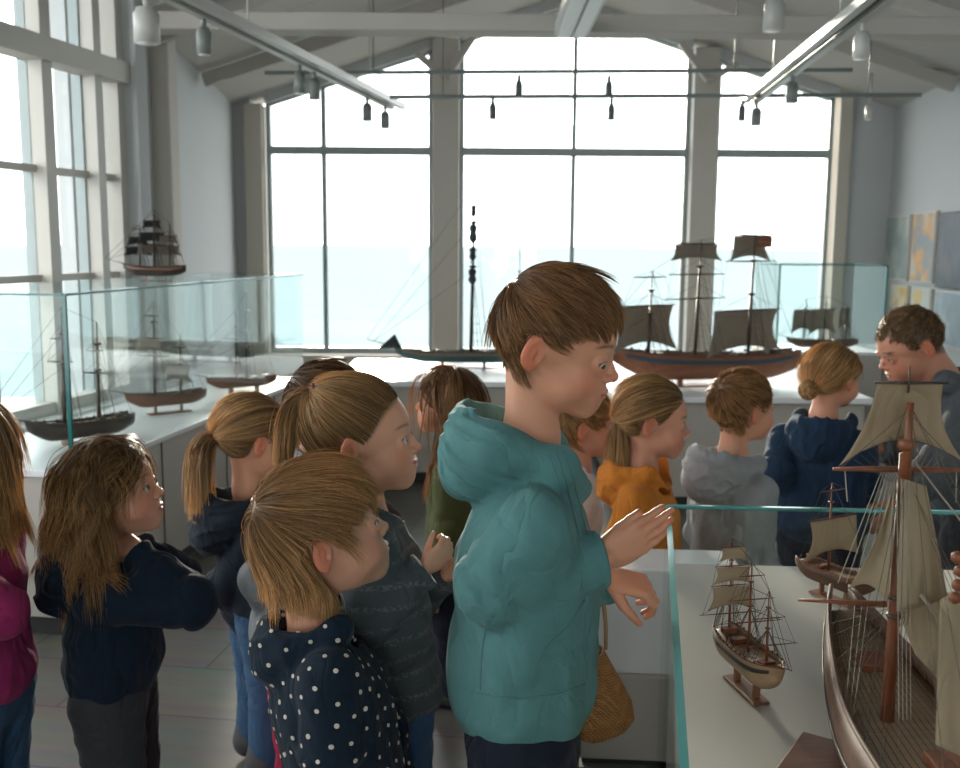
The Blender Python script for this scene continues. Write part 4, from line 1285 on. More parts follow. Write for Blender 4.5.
# long case along the left windows
LC0 = V(-1.31, 3.15, 0); LC1 = V(-0.97, 5.46, 0); LCd = nrm(LC1 - LC0); LCn = V(-LCd[1], LCd[0], 0)
ZP, ZG = 0.57, 1.135
def left_case():
    r = empty('display_case', tuple(LC0)); tag(r, 'long low glass display case on a pale plinth under the left-hand windows', 'display case')
    q = lambda t, o: LC0 * 0 + LCd * t + LCn * o
    Lc = np.linalg.norm(LC1 - LC0); D = 0.52
    pl = MB(); pts = [q(0, 0)[:2], q(0, D)[:2], q(Lc, D)[:2], q(Lc, 0)[:2]]
    pl.prism(pts, 0.07, ZP - 0.022); pl.build('plinth', M['plinth'], r, bevel=0.003)
    kp = [q(0.03, 0.04)[:2], q(0.03, D - 0.04)[:2], q(Lc - 0.03, D - 0.04)[:2], q(Lc - 0.03, 0.04)[:2]]
    MB().prism(kp, 0, 0.07).build('kickboard', M['kick'], r)
    tp = [q(-0.015, -0.015)[:2], q(-0.015, D + 0.015)[:2], q(Lc + 0.015, D + 0.015)[:2], q(Lc + 0.015, -0.015)[:2]]
    MB().prism(tp, ZP - 0.022, ZP).build('case_floor', M['tabletop'], r, bevel=0.003)
    for t in (0.62, 1.24, 1.86):                          # joints between the front boards
        j = MB(); j.obox(q(t, -0.001) + V(0, 0, 0.31), LCd, LCn, V(0,0,1), 0.002, 0.002, 0.235); j.build('panel_joint', M['kick'], r)
    glass_panel(r, q(0, 0), q(Lc, 0), ZP, ZG, edge=('top', 'a'), ew=0.013)
    glass_panel(r, q(0, 0.004), q(0, D), ZP, ZG, edge=('top',))
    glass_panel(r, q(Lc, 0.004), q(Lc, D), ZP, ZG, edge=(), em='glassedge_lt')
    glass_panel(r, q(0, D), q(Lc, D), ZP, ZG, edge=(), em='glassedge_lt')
    MB().prism([q(0.004, 0.004)[:2], q(0.004, D - 0.004)[:2], q(Lc - 0.004, D - 0.004)[:2], q(Lc - 0.004, 0.004)[:2]], ZG + 0.0045, ZG + 0.0095).build('glass_lid', M['caseglass'], r)
left_case()

# low white display tables before the sea windows
ZT = 0.57
def table(label, x0, x1, y0, y1, grp=None):
    r = empty('display_table', ((x0 + x1) / 2, (y0 + y1) / 2, 0)); tag(r, label, 'table', grp)
    hx, hy = (x1 - x0) / 2, (y1 - y0) / 2
    MB().box((-hx, -hy, ZT - 0.03), (hx, hy, ZT)).build('tabletop', M['tabletop'], r, bevel=0.003)
    MB().box((-hx + 0.03, -hy + 0.03, 0.06), (hx - 0.03, hy - 0.03, ZT - 0.03)).build('plinth', M['plinth'], r, bevel=0.003)
    MB().box((-hx + 0.06, -hy + 0.06, 0.0), (hx - 0.06, hy - 0.06, 0.06)).build('kickboard', M['kick'], r)
p0 = WZ(372, 381, ZT); 
table('low white display table under the middle sea window, carrying the slim blue-green boat', -0.80, 0.62, p0[1], p0[1] + 1.05)
q0 = WZ(864, 407, ZT)
table('wide white display table carrying the big square-rigged ship by the right sea window', 0.66, 1.93, 4.85, 6.35)
# case with a small ship on its own plinth at the right
def right_back_case():
    y0 = 6.75
    zt_ = W(780, 265, y0)[2]; zb_ = W(800, 352, y0)[2]
    x0, x1 = W(779, 300, y0)[0], W(886, 300, y0)[0]
    x1 = min(x1, rwx(y0) - 0.05)
    r = empty('display_case', ((x0 + x1) / 2, y0 + 0.3, 0)); tag(r, 'tall glass case on a cream plinth near the right-hand wall, a small ship inside', 'display case')
    hx = (x1 - x0) / 2
    MB().box((-hx, -0.3, 0.05), (hx, 0.3, zb_ - 0.02)).build('plinth', M['plinth'], r, bevel=0.003)
    MB().box((-hx + 0.04, -0.26, 0.0), (hx - 0.04, 0.26, 0.05)).build('kickboard', M['kick'], r)
    MB().box((-hx, -0.3, zb_ - 0.02), (hx, 0.3, zb_)).build('case_floor', M['tabletop'], r)
    glass_panel(r, (-hx, -0.29), (hx, -0.29), zb_, zt_, edge=('top', 'a', 'b'), em='glassedge', ew=0.012)
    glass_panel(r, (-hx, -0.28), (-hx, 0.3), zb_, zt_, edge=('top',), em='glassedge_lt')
    glass_panel(r, (hx, -0.28), (hx, 0.3), zb_, zt_, edge=('top',), em='glassedge')
    glass_panel(r, (-hx, 0.3), (hx, 0.3), zb_, zt_, edge=('top',), em='glassedge')
    return (x0 + x1) / 2, y0, zb_
RBC = right_back_case()

# the near case on the right: low glass rail round a white board
ZQ, ZR = 0.66, 0.775
NC = WZ(668, 507, ZR); NN = WZ(684, 768, ZR); NDd = nrm(NN - NC); 
def near_case():
    far = V(NC[0], NC[1], 0); near = far + V(NDd[0], NDd[1], 0) * 1.65
    rgt = WZ(1250, 519, ZR); rfar = V(rgt[0], rgt[1], 0); rnear = V(rfar[0] + 0.0, near[1], 0)
    r = empty('display_case', tuple(far)); tag(r, 'low glass-railed display case in the foreground on the right holding the model ships', 'display case')
    a, b, c, d = [(p - far) for p in (far, near, rnear, rfar)]
    ins = lambda p, o: (p[0] + o[0], p[1] + o[1])
    MB().prism([ins(a, (0.012, -0.012)), ins(b, (0.012, 0.012)), ins(c, (-0.012, 0.012)), ins(d, (-0.012, -0.012))][::1], 0.06, ZQ).build('plinth', M['casefloor'], r)
    MB().prism([ins(a, (0.06, -0.06)), ins(b, (0.06, 0.06)), ins(c, (-0.06, 0.06)), ins(d, (-0.06, -0.06))], 0.0, 0.06).build('kickboard', M['kick'], r)
    o1 = glass_panel(r, a, b, 0.10, ZR, t=0.010, edge=('top',), em='glassedge_lt', ew=0.010)
    o2 = glass_panel(r, a + V(0.006, 0, 0), d, 0.10, ZR, t=0.010, edge=('top',), em='glassedge_lt', ew=0.010)
    glass_panel(r, d, c, 0.10, ZR, t=0.010, edge=('top',), em='glassedge_lt', ew=0.010)
near_case()

# low beige bench-like plinth behind the boy
def bench():
    r = empty('display_plinth', (0.215, 2.11, 0), math.radians(-4)); tag(r, 'added white block standing in for sunlit floor, on a cream base, behind the woven bag', 'plinth')
    MB().box((0, 0.01, 0.36), (0.36, 0.17, 0.60)).build('block', M['tabletop'], r, bevel=0.004)  # added block: its white imitates sunlit floor and hides the legs behind
    b_ = MB(); b_.box((0, 0, 0.16), (0.37, 0.18, 0.36)); b_.build('base', M['plinth'], r, bevel=0.004)
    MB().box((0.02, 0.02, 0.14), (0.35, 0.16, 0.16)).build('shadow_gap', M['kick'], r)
    MB().box((0, 0, 0.0), (0.37, 0.18, 0.14)).build('foot', M['floorgrey'], r)
bench()

# pictures on the right-hand wall
def artmat(name, c1, c2, c3, sc):
    m, nt, bs, out = newmat(name)
    tc = nt.nodes.new('ShaderNodeTexCoord'); no = nt.nodes.new('ShaderNodeTexNoise'); no.inputs['Scale'].default_value = sc; no.inputs['Detail'].default_value = 3
    rp = nt.nodes.new('ShaderNodeValToRGB'); e = rp.color_ramp.elements; e[0].position = 0.40; e[0].color = (*c1, 1); e[1].position = 0.62; e[1].color = (*c3, 1)
    k = e.new(0.52); k.color = (*c2, 1)
    nt.links.new(tc.outputs['Object'], no.inputs['Vector']); nt.links.new(no.outputs['Fac'], rp.inputs[0]); nt.links.new(rp.outputs[0], bs.inputs['Base Color'])
    bs.inputs['Roughness'].default_value = 0.5
    return m
arts = [((889, 912), (216, 280), 'pale grey-green picture panel, left end of the upper row on the right wall', (0.22,0.27,0.27), (0.30,0.34,0.33), (0.42,0.44,0.42)),
        ((915, 938), (212, 283), 'orange and grey picture panel in the upper row on the right wall', (0.22,0.25,0.27), (0.55,0.30,0.10), (0.45,0.42,0.38)),
        ((941, 990), (211, 290), 'dark blue picture panel, right end of the upper row on the right wall', (0.010,0.022,0.04), (0.018,0.035,0.06), (0.06,0.06,0.06)),
        ((893, 911), (285, 308), 'small yellow picture panel in the lower row on the right wall', (0.45,0.33,0.10), (0.55,0.50,0.38), (0.40,0.44,0.44)),
        ((914, 934), (288, 322), 'cream and yellow picture panel in the lower row on the right wall', (0.42,0.45,0.45), (0.55,0.40,0.12), (0.5,0.5,0.46)),
        ((937, 990), (292, 350), 'blue-grey picture panel, right end of the lower row on the right wall', (0.18,0.24,0.28), (0.22,0.28,0.32), (0.3,0.34,0.36))]
def on_right(px_, py_):
    d = W(px_, py_, 1.0) - V(0, 0, CAM_H)      # meets the wall x = rwx(y)
    t = (3.22 - 0.10 * BW) / (d[0] - 0.10 * d[1]); return V(0, 0, CAM_H) + d * t
for i, ((x0, x1), (y0, y1), lab, c1, c2, c3) in enumerate(arts):
    a = on_right(x0, (y0 + y1) / 2); b = on_right(x1, (y0 + y1) / 2)
    zt_ = (on_right((x0+x1)/2, y0))[2]; zb_ = on_right((x0+x1)/2, y1)[2]
    c = (a + b) / 2; d = nrm(V(b[0] - a[0], b[1] - a[1], 0)); nn = V(d[1], -d[0], 0)
    if nn[0] > 0: nn = -nn
    hw_ = np.linalg.norm((b - a)[:2]) / 2; hz = (zt_ - zb_) / 2
    r = empty('picture_panel', (c[0], c[1], zb_)); tag(r, lab, 'picture', 'picture panels on the right wall')
    MB().obox(nn * 0.014 + V(0, 0, hz), d, nn, V(0, 0, 1), hw_, 0.012, hz).build('panel', M['kick'] if i == 2 else M['frame'], r)
    MB().obox(nn * 0.0275 + V(0, 0, hz), d, nn, V(0, 0, 1), hw_ - 0.012, 0.0015, hz - 0.012).build('print', artmat('print_%d' % i, c1, c2, c3, 5.0), r)

# ------------------------------------------------------------------ track lighting
def spot(label, pos, rail_z, r=0.022, h=0.085, tilt=(0, 0), m='spot', grp='track spotlights under the ceiling'):
    """cylindrical spot hanging from a rail"""
    o = empty('track_spotlight', tuple(pos)); tag(o, label, 'spotlight', grp)
    t = Euler((tilt[0], tilt[1], 0)).to_matrix()
    hp = MB(); a = V(0, 0, 0); d = np.array(t @ Vector((0, 0, -1)))
    hp.tube([a, a + d * h * 0.15, a + d * h * 0.16, a + d * h], [r * 0.75, r * 0.9, r, r], 16)
    hp.build('lamp_housing', M[m], o)
    st_ = MB(); st_.tube([V(0, 0, 0.0), V(0, 0, max(0.02, rail_z - pos[2]))], 0.010, 8); st_.build('stem', M[m], o)
    MB().tube([a + d * (h * 0.99), a + d * (h * 1.02)], r * 0.8, 16).build('lens', M['tabletop'], o)
def rail(label, a, b, w, h, m, drops, twin=0.0):
    a = np.asarray(a, float); b = np.asarray(b, float)
    o = empty('lighting_track', tuple(a)); tag(o, label, 'lighting track')
    d = nrm(b - a); sd = nrm(np.cross(d, V(0, 0, 1)))
    MB().bar(V(0,0,0), b - a, w, h).build('rail', M[m], o)
    if twin:
        MB().bar(sd * twin, b - a + sd * twin, w, h).build('rail', M[m], o)
        MB().bar(sd * twin * 0.5 + V(0,0,0.004), b - a + sd * twin * 0.5 + V(0,0,0.004), w * 0.5, h * 0.5).build('rail_channel', M['kick'], o)
    for t in drops:
        p = (b - a) * t; top = roofz((a + p)[0]) - 0.01 - a[2] - p[2]
        MB().tube([p, p + V(0, 0, top)], 0.004, 6).build('hanger', M[m], o)
TZ = 2.17
a = WZ(130, -22, TZ); b = WZ(392, 107, TZ)
rail('white twin lighting track running in from the upper left corner', a, b, 0.035, 0.035, 'track', (0.3, 0.85), twin=0.075)
for i, px_ in enumerate((203, 299, 314, 367, 385)):
    t = (WZ(px_, 0, TZ)) if False else None
    # point of the track seen at that column
    best = min(np.linspace(0, 1, 400), key=lambda u: abs((lambda p: 480 + 1000 * ((RM.transposed() @ Vector(p - V(0,0,CAM_H))).x / -(RM.transposed() @ Vector(p - V(0,0,CAM_H))).z))(a + (b - a) * u) - px_))
    p = a + (b - a) * best
    nm = ['spotlight hanging from the left track nearest the upper left corner', 'left one of two spotlights side by side midway along the left track', 'right one of two spotlights side by side midway along the left track', 'left one of the two spotlights at the far end of the left track', 'spotlight at the very tip of the left track'][i]
    spot(nm, p - V(0, 0, 0.05), TZ - 0.01, r=0.028, h=0.10)
big = WZ(146, 8, TZ - 0.05); spot('large pale spotlight at the top edge beside the left track', big, TZ, r=0.045, h=0.12, m='track')
a2 = WZ(905, -14, TZ); b2 = WZ(754, 102, TZ)
rail('white twin lighting track running in from the upper right', a2, b2, 0.035, 0.035, 'track', (0.3, 0.8), twin=-0.075)
for i, (px_, dy) in enumerate(((863, 0), (793, 0), (757, 0))):
    best = min(np.linspace(0, 1, 400), key=lambda u: abs((lambda q: 480 + 1000 * q.x / -q.z)(RM.transposed() @ Vector(a2 + (b2 - a2) * u - V(0,0,CAM_H))) - px_))
    p = a2 + (b2 - a2) * best
    spot(['large spotlight on the right track nearest the top edge', 'spotlight midway along the right track', 'spotlight at the far end of the right track'][i], p - V(0, 0, 0.05), TZ - 0.01, r=0.030, h=0.10, m='spot' if i else 'track')
# cross rails
y1 = WZ(560, 72, 2.26)[1]; l = W(265, 73, y1); r_ = W(852, 70, y1)
rail('thin grey lighting rail across the room, upper one of two', l, r_, 0.020, 0.020, 'trackgrey', (0.185, 0.8))
y2 = WZ(560, 97, 2.15)[1]; l2 = W(390, 97, y2); r2 = W(921, 95, y2)
rail('thin grey lighting rail across the room, lower one of two', l2, r2, 0.022, 0.022, 'trackgrey', (0.1, 0.9))
for px_, yy, rr, lab in ((519, y1, l, 'small spotlight on the upper cross rail, left one of two'), (609, y1, l, 'small spotlight on the upper cross rail, right one of two'), (493, y2, l2, 'small spotlight on the lower cross rail in front of the middle window, left one'),
                     (612, y2, l2, 'small spotlight on the lower cross rail beside the window mullion'), (743, y2, l2, 'small spotlight on the lower cross rail in front of the right window')):
    zz = rr[2]; x = W(px_, 85, yy)[0]
    spot(lab, V(x, yy, zz - 0.035), zz, r=0.020, h=0.085, m='spotdark')
# rail on the right wall
a3 = V(rwx(7.9) - 0.10, 7.9, 0); a3[2] = W(884, 86, 7.9)[2]; b3 = V(rwx(5.6) - 0.10, 5.6, 0); b3[2] = a3[2]
rail('white lighting track along the top of the right-hand wall', a3, b3, 0.05, 0.05, 'track', ())
spot('spotlight on the right-hand wall track', V(rwx(6.75) - 0.13, 6.75, a3[2] - 0.06), a3[2], r=0.026, h=0.09)
p = W(870, 105, 7.3); spot('dim pale spotlight near the right corner of the seaward wall', V(p[0], 7.3, p[2]), roofz(p[0]) , r=0.03, h=0.10, m='track')
p = W(774, 14, 4.6); spot('wide white downlight at the top edge right of the middle', V(p[0], 4.6, p[2] + 0.06), roofz(p[0]), r=0.045, h=0.13, m='track')
# strip light
fl = empty('strip_light', tuple(W(581, 8, 4.6))); tag(fl, 'white strip light fixture at the top edge above the middle window', 'light')
MB().box((-0.085, -0.5, -0.02), (0.085, 0.5, 0.03)).build('housing', M['track'], fl, bevel=0.004)
MB().box((-0.065, -0.48, -0.032), (-0.008, 0.48, -0.02)).build('tube_cover', M['tabletop'], fl)
MB().box((0.008, -0.48, -0.032), (0.065, 0.48, -0.02)).build('tube_cover', M['tabletop'], fl)
MB().tube([V(0, 0.3, 0.03), V(0, 0.3, 0.55)], 0.006, 6).build('hanger', M['track'], fl)

# ------------------------------------------------------------------ model ships
M['hullbrown'] = woodmat('hull_wood', (0.050, 0.019, 0.009), (0.10, 0.042, 0.019), 6, (1, 8, 8), rough=0.62)
M['hulldark'] = woodmat('dark_hull_wood', (0.020, 0.014, 0.012), (0.05, 0.03, 0.02), 6, (1, 8, 8))
M['hullred'] = woodmat('red_hull_wood', (0.13, 0.045, 0.020), (0.22, 0.085, 0.04), 6, (1, 8, 8))
M['deck'] = woodmat('deck_planks', (0.20, 0.125, 0.065), (0.33, 0.22, 0.13), 5, (1.5, 40, 8))
M['mast'] = woodmat('mast_wood', (0.13, 0.036, 0.012), (0.21, 0.068, 0.024), 8, (6, 6, 1), rough=0.5)
M['mastdark'] = woodmat('dark_mast_wood', (0.035, 0.020, 0.014), (0.07, 0.04, 0.025), 8, (6, 6, 1))
M['stand'] = woodmat('stand_wood', (0.20, 0.085, 0.045), (0.30, 0.14, 0.08), 7, (1, 8, 1))
M['standred'] = woodmat('red_brown_block', (0.13, 0.045, 0.022), (0.19, 0.075, 0.04), 9, (1, 7, 1))
M['sail'] = cloth('linen_sail', (0.37, 0.30, 0.205), bump=0.4, bscale=900, var=0.08, scale=14, rough=0.85)
M['sailgrey'] = cloth('grey_sail', (0.26, 0.235, 0.20), bump=0.3, bscale=500, var=0.10, scale=10)
M['saildark'] = cloth('dark_sail', (0.045, 0.050, 0.058), bump=0.3, bscale=900)
M['rope'] = mat('rigging_cord', (0.085, 0.065, 0.05), rough=0.9); M['ropelt'] = mat('pale_rigging_cord', (0.34, 0.30, 0.24), rough=0.9)
M['stripe'] = mat('hull_stripe', (0.02, 0.05, 0.075), rough=0.5); M['teal_hull'] = woodmat('blue_green_hull', (0.02, 0.07, 0.075), (0.04, 0.10, 0.10), 5, (1, 8, 8))
M['cream_hull'] = woodmat('pale_hull', (0.26, 0.16, 0.09), (0.36, 0.24, 0.14), 5, (1, 8, 8))
def sailtrans(m, f=0.35):
    nt = m.node_tree; bs = [n for n in nt.nodes if n.type == 'BSDF_PRINCIPLED'][0]; out = [n for n in nt.nodes if n.type == 'OUTPUT_MATERIAL'][0]
    tl = nt.nodes.new('ShaderNodeBsdfTranslucent'); tl.inputs[0].default_value = bs.inputs['Base Color'].links[0].from_node.inputs['A'].default_value
    nt.links.new(bs.inputs['Base Color'].links[0].from_socket, tl.inputs[0])
    mx = nt.nodes.new('ShaderNodeMixShader'); mx.inputs[0].default_value = f
    nt.links.new(bs.outputs[0], mx.inputs[1]); nt.links.new(tl.outputs[0], mx.inputs[2]); nt.links.new(mx.outputs[0], out.inputs[0])
for q in ('sail', 'sailgrey'): sailtrans(M[q])

def hull_surf(L, B, H, sheer=0.25, nx=28, nz=9, bow=0.32, stern=0.25, full=0.6, keel=0.0):
    """points (nx, 2*nz-1, 3): hull with bow at +x; deck edge at z = H with sheer"""
    P = np.zeros((nx, 2 * nz - 1, 3))
    for i in range(nx):
        t = i / (nx - 1); x = (t - 0.5) * L
        wb = min(1, ((1 - t) / bow)) ; ws = min(1, (t / stern))
        w = B / 2 * (math.sin(wb * math.pi / 2) ** 0.75) * (0.55 + 0.45 * math.sin(ws * math.pi / 2))
        zt = H + sheer * H * (2 * abs(t - 0.45)) ** 2.2
        rise = H * (0.75 * max(0, 1 - (1 - t) / 0.20) ** 1.6 + 0.45 * max(0, 1 - t / 0.20) ** 1.5)
        rake = 0.05 * L * max(0, 1 - (1 - t) / 0.25)
        for j in range(2 * nz - 1):
            u = (j - (nz - 1)) / (nz - 1)
            a = abs(u) * math.pi / 2
            y = w * math.copysign(math.sin(a) ** full, u) * (1.0 - 0.10 * max(0, abs(u) - 0.8) / 0.2)
            z = rise + (zt - rise) * (1 - math.cos(a)) ** 0.85
            P[i, j] = (x + rake * (z / max(zt, 1e-6)), y, z)
    return P

def sail_grid(a, b, c, d, belly, nrmv, n=12, foot=0.0, sides=0.0):
    """a-b top edge, d-c bottom edge, bellied along nrmv; foot lifts the middle of the bottom edge, sides draws the edges in"""
    a, b, c, d, nrmv = [np.asarray(q, float) for q in (a, b, c, d, nrmv)]
    P = np.zeros((n, n, 3)); up = nrm((a + b) / 2 - (c + d) / 2); hs = np.linalg.norm((a + b) / 2 - (c + d) / 2)
    for i in range(n):
        v = i / (n - 1)
        for j in range(n):
            u = j / (n - 1)
            l, r = a * (1 - v) + d * v, b * (1 - v) + c * v
            u2 = 0.5 + (u - 0.5) * (1 - sides * math.sin(math.pi * v))
            p = l * (1 - u2) + r * u2
            p = p + nrmv * belly * math.sin(math.pi * min(1, v * 0.92 + 0.04)) * (0.35 + 0.65 * math.sin(math.pi * u))
            p = p + up * foot * hs * math.sin(math.pi * u) * v ** 3
            p = p + nrmv * 0.06 * belly * math.sin(u * 19 + v * 5)
            P[i, j] = p
    return P

def make_ship(label, loc, rz, L, B, H, masts, hullm='hullbrown', mastm='mastdark', sailm='sailgrey', ropem='rope', stripe=None, stand=('block',), bowsprit=0.28, group=None, rope=0.0006, detail=1, tone=None, lift=None, name='model_ship', spanker=None, brace=0.0):
    """masts: (x fraction, height, mast radius, [(z, half width, sail drop or 0, sail material or None)])"""
    r = empty(name, tuple(loc), rz); tag(r, label, 'model ship', group)
    sh = 0.35 * H if lift is None else lift
    P = hull_surf(L, B, H); P[:, :, 2] += sh
    mb = MB(); mb.grid(P, 0.03 * B)
    mb.build('hull', M[hullm], r)
    nx, nj = P.shape[:2]
    # deck, wales, rail
    dz = 0.16 * H
    dk = np.stack([P[:, 0] * V(1, 0.93, 1) - V(0, 0, dz), P[:, nj // 2] * 0 + (P[:, 0] + P[:, -1]) / 2 - V(0, 0, dz - 0.01 * H), P[:, -1] * V(1, 0.93, 1) - V(0, 0, dz)], 1)
    MB().grid(dk[1:-1], 0.02 * H).build('deck', M['deck'], r)
    for s_ in (0, nj - 1):
        t = MB(); t.tube([q * V(1, 1.01, 1) for q in P[:, s_]], 0.022 * B, 6); t.build('rail', M[mastm], r)
    if stripe:
        for s_ in (0, nj - 1):
            js = [1, 2] if s_ == 0 else [nj - 2, nj - 3]
            G = np.stack([P[:, js[0]] * V(1, 1.03, 1), P[:, js[1]] * V(1, 1.03, 1)], 1)
            MB().grid(G[1:-1], 0.02 * B).build('hull_band', M[stripe], r)
    stem_ = P[-1, nj // 2]; bow = (P[-1, 0] + P[-1, -1]) / 2
    bs = None
    if bowsprit:
        bs = bow + V(bowsprit * L, 0, 0.10 * bowsprit * L * 3)
        MB().tube([bow - V(0.06 * L, 0, 0), bs], [0.016 * B + L * 0.004, 0.004 * L * 0.6], 8).build('bowsprit', M[mastm], r)
    MB().tube([P[0, nj // 2] + V(0, 0, 0.0), (P[0, 0] + P[0, -1]) / 2], [0.03 * B, 0.02 * B], 6).build('rudder', M[hullm], r)
    if detail:
        for fx in (-0.36, -0.18, 0.30):
            z = sh + H * (1 + 0.35 * (2 * abs(fx - 0.05)) ** 2.2 * 0.7) - dz
            MB().box((fx * L - 0.035 * L, -0.20 * B, z), (fx * L + 0.035 * L, 0.20 * B, z + 0.22 * H)).build('deckhouse', M[mastm], r, bevel=0.01 * B)
        g = MB()
        for fx in np.linspace(-0.4, 0.4, 11):
            i = int((fx + 0.5) * (nx - 1)); 
            for j in (0, nj - 1):
                q = P[i, j]; g.bar(q - V(0, 0, 0.02*H), q + V(0, 0, 0.10 * H), 0.012 * L, 0.012 * L)
        g.build('bulwark_posts', M[mastm], r)['kind'] = 'stuff'
    rg = MB(); tops = []; yd = V(math.sin(math.radians(brace)), math.cos(math.radians(brace)), 0); sn = V(math.cos(math.radians(brace)), -math.sin(math.radians(brace)), 0)
    deckz = sh + H - dz
    for (fx, h, mr, yards) in masts:
        x = fx * L
        b = V(x, 0, deckz - 0.1 * H); t = V(x - 0.02 * h, 0, sh + H + h)
        m_ = MB(); n_ = 7
        m_.tube([b + (t - b) * k for k in (0, 0.52, 0.521, 0.78, 0.781, 1.0)], [mr, mr * 0.88, mr * 0.68, mr * 0.6, mr * 0.42, mr * 0.25], 10)
        mo = m_.build('mast', M[mastm], r)
        for k in (0.52, 0.78):
            p = b + (t - b) * k
            MB().lathe([(mr * 0.8, -mr * 0.5), (mr * 2.0, mr * 0.2), (mr * 2.0, mr * 0.7), (mr * 0.8, mr * 0.9)], p, 10).build('crosstree', M[mastm], mo)
        tops.append((b, t))
        ys = []
        for (z, hw, drop, sm) in yards:
            p = b + (t - b) * ((z) ); p = V(p[0] + mr * 1.2, 0, p[2])
            MB().tube([p - yd * hw, p - yd * hw * 0.5, p, p + yd * hw * 0.5, p + yd * hw], [mr * 0.18, mr * 0.42, mr * 0.5, mr * 0.42, mr * 0.18], 8).build('yard', M[mastm], r)
            ys.append((p, hw))
            if drop:
                nxt = hw * 1.12
                q_ = p + sn * mr - V(0, 0, mr * 0.4); G = sail_grid(q_ - yd * hw * 0.94, q_ + yd * hw * 0.94, q_ + yd * nxt - V(0, 0, drop), q_ - yd * nxt - V(0, 0, drop), 0.20 * drop, sn, foot=0.22, sides=0.12)
                MB().grid(G, 0.0008 + 0.002 * L * 0.3).build('sail', M[sm or sailm], r)
            for s_ in (-1, 1): rg.tube([p + yd * s_ * hw * 0.95, b + (t - b) * min(1, z + 0.12)], rope, 3, smooth=False)
        for s_ in (-1, 1):              # shrouds with ratlines
            foot = []
            for q in np.linspace(-0.035, 0.05, 5):
                i = int(np.clip((fx - 0.02 - q + 0.5) * (nx - 1), 0, nx - 1)); e = P[i, 0 if s_ < 0 else nj - 1]
                rg.tube([e, b + (t - b) * 0.52], rope, 3, smooth=False); foot.append(e)
            for u in np.linspace(0.12, 0.85, 8):
                tp = b + (t - b) * 0.52
                rg.tube([foot[0] * (1 - u) + tp * u, foot[-1] * (1 - u) + tp * u], rope * 0.7, 3, smooth=False)
            i = int(np.clip((fx - 0.10 + 0.5) * (nx - 1), 0, nx - 1)); e = P[i, 0 if s_ < 0 else nj - 1]
            rg.tube([e, b + (t - b) * 0.80], rope, 3, smooth=False); rg.tube([e, t], rope, 3, smooth=False)
        if len(ys) > 1:
            for (p, hw), (p2, hw2) in zip(ys[:-1], ys[1:]):
                for s_ in (-1, 1): rg.tube([p + yd * s_ * hw * 0.9, p2 + yd * s_ * hw2 * 0.9], rope * 0.7, 3, smooth=False)
    pts = [bs if bs is not None else bow] + [t for _, t in sorted(tops, key=lambda q: -q[0][0])] + [(P[0, 0] + P[0, -1]) / 2]
    for a, b in zip(pts[:-1], pts[1:]): rg.tube([a, b], rope, 3, smooth=False)
    if bs is not None and tops:
        f = max(tops, key=lambda q: q[0][0])
        for k in (0.5, 0.78): rg.tube([bs * 0.75 + bow * 0.25, f[0] + (f[1] - f[0]) * k], rope, 3, smooth=False)
    rg.build('rigging', M[ropem], r)['kind'] = 'stuff'
    if spanker:                               # fore and aft sail behind a mast, or jib ahead of it
        for (p0, p1, p2, p3, sm) in spanker:
            G = sail_grid(p0, p1, p2, p3, 0.02 * L, V(0, 1, 0)); MB().grid(G, 0.0008 + 0.0006 * L).build('sail', M[sm], r)
    if stand[0] == 'block':
        MB().box((-0.30 * L, -0.24 * B, 0.0), (0.26 * L, 0.24 * B, 0.10 * sh + 0.002)).build('stand_base', M['stand'], r, bevel=0.002)
        for fx in (-0.18, 0.16): MB().box((fx * L - 0.012 * L, -0.10 * B, 0.05 * sh), (fx * L + 0.012 * L, 0.10 * B, sh + 0.12 * H)).build('stand_post', M['stand'], r, bevel=0.001)
    if stand[0] == 'cradle':
        MB().box((-0.25 * L, -0.05 * B, 0.0), (0.22 * L, 0.05 * B, 0.10 * sh)).build('stand_base', M['stand'], r, bevel=0.001)
        for fx in (-0.22, 0.18):
            MB().prism([(fx * L - 0.010 * L, -0.30 * B), (fx * L + 0.010 * L, -0.30 * B), (fx * L + 0.010 * L, 0.30 * B), (fx * L - 0.010 * L, 0.30 * B)], 0.0, sh + 0.20 * H).build('stand_cradle', M['stand'], r, bevel=0.001)
    return r

def Y3(h, B, sails=None, drop=0.0, k=1.0):
    """three yards of falling width"""
    return [(0.50, 0.62 * B * k, drop, sails), (0.70, 0.50 * B * k, drop * 0.8, sails), (0.88, 0.36 * B * k, 0.0, None)]

D2 = math.degrees
# --- ships in the long left-hand case
ang = math.atan2(LCd[1], LCd[0])
def in_case(px_, py_, o): 
    p = WZ(px_, py_, ZP); return V(p[0], p[1], ZP)
p = in_case(92, 436, 0.25)
make_ship('dark two-masted model ship with long bowsprit at the near end of the left case', in_case(84, 442, 0), math.radians(180 + 46), 0.38, 0.10, 0.060,
          [(0.18, 0.42, 0.0080, [(0.55, 0.05, 0, None), (0.74, 0.035, 0, None)]), (-0.16, 0.36, 0.0080, [(0.5, 0.05, 0, None), (0.72, 0.035, 0, None)])], 'hulldark', stand=('cradle',), rope=0.0009, lift=0.02, bowsprit=0.36, brace=-38, group='model ships in the left case')
make_ship('brown two-masted model ship with small grey sails in the middle of the left case', in_case(168, 413, 0), math.radians(180 + 40), 0.34, 0.09, 0.050,
          [(0.16, 0.40, 0.0080, [(0.44, 0.085, 0.0, 'sailgrey'), (0.62, 0.07, 0.055, 'sailgrey'), (0.85, 0.04, 0, None)]), (-0.18, 0.25, 0.006, [(0.5, 0.06, 0.07, 'sailgrey'), (0.8, 0.04, 0, None)])], 'hullred', stand=('block',), rope=0.0009, lift=0.035, brace=-32, group='model ships in the left case')
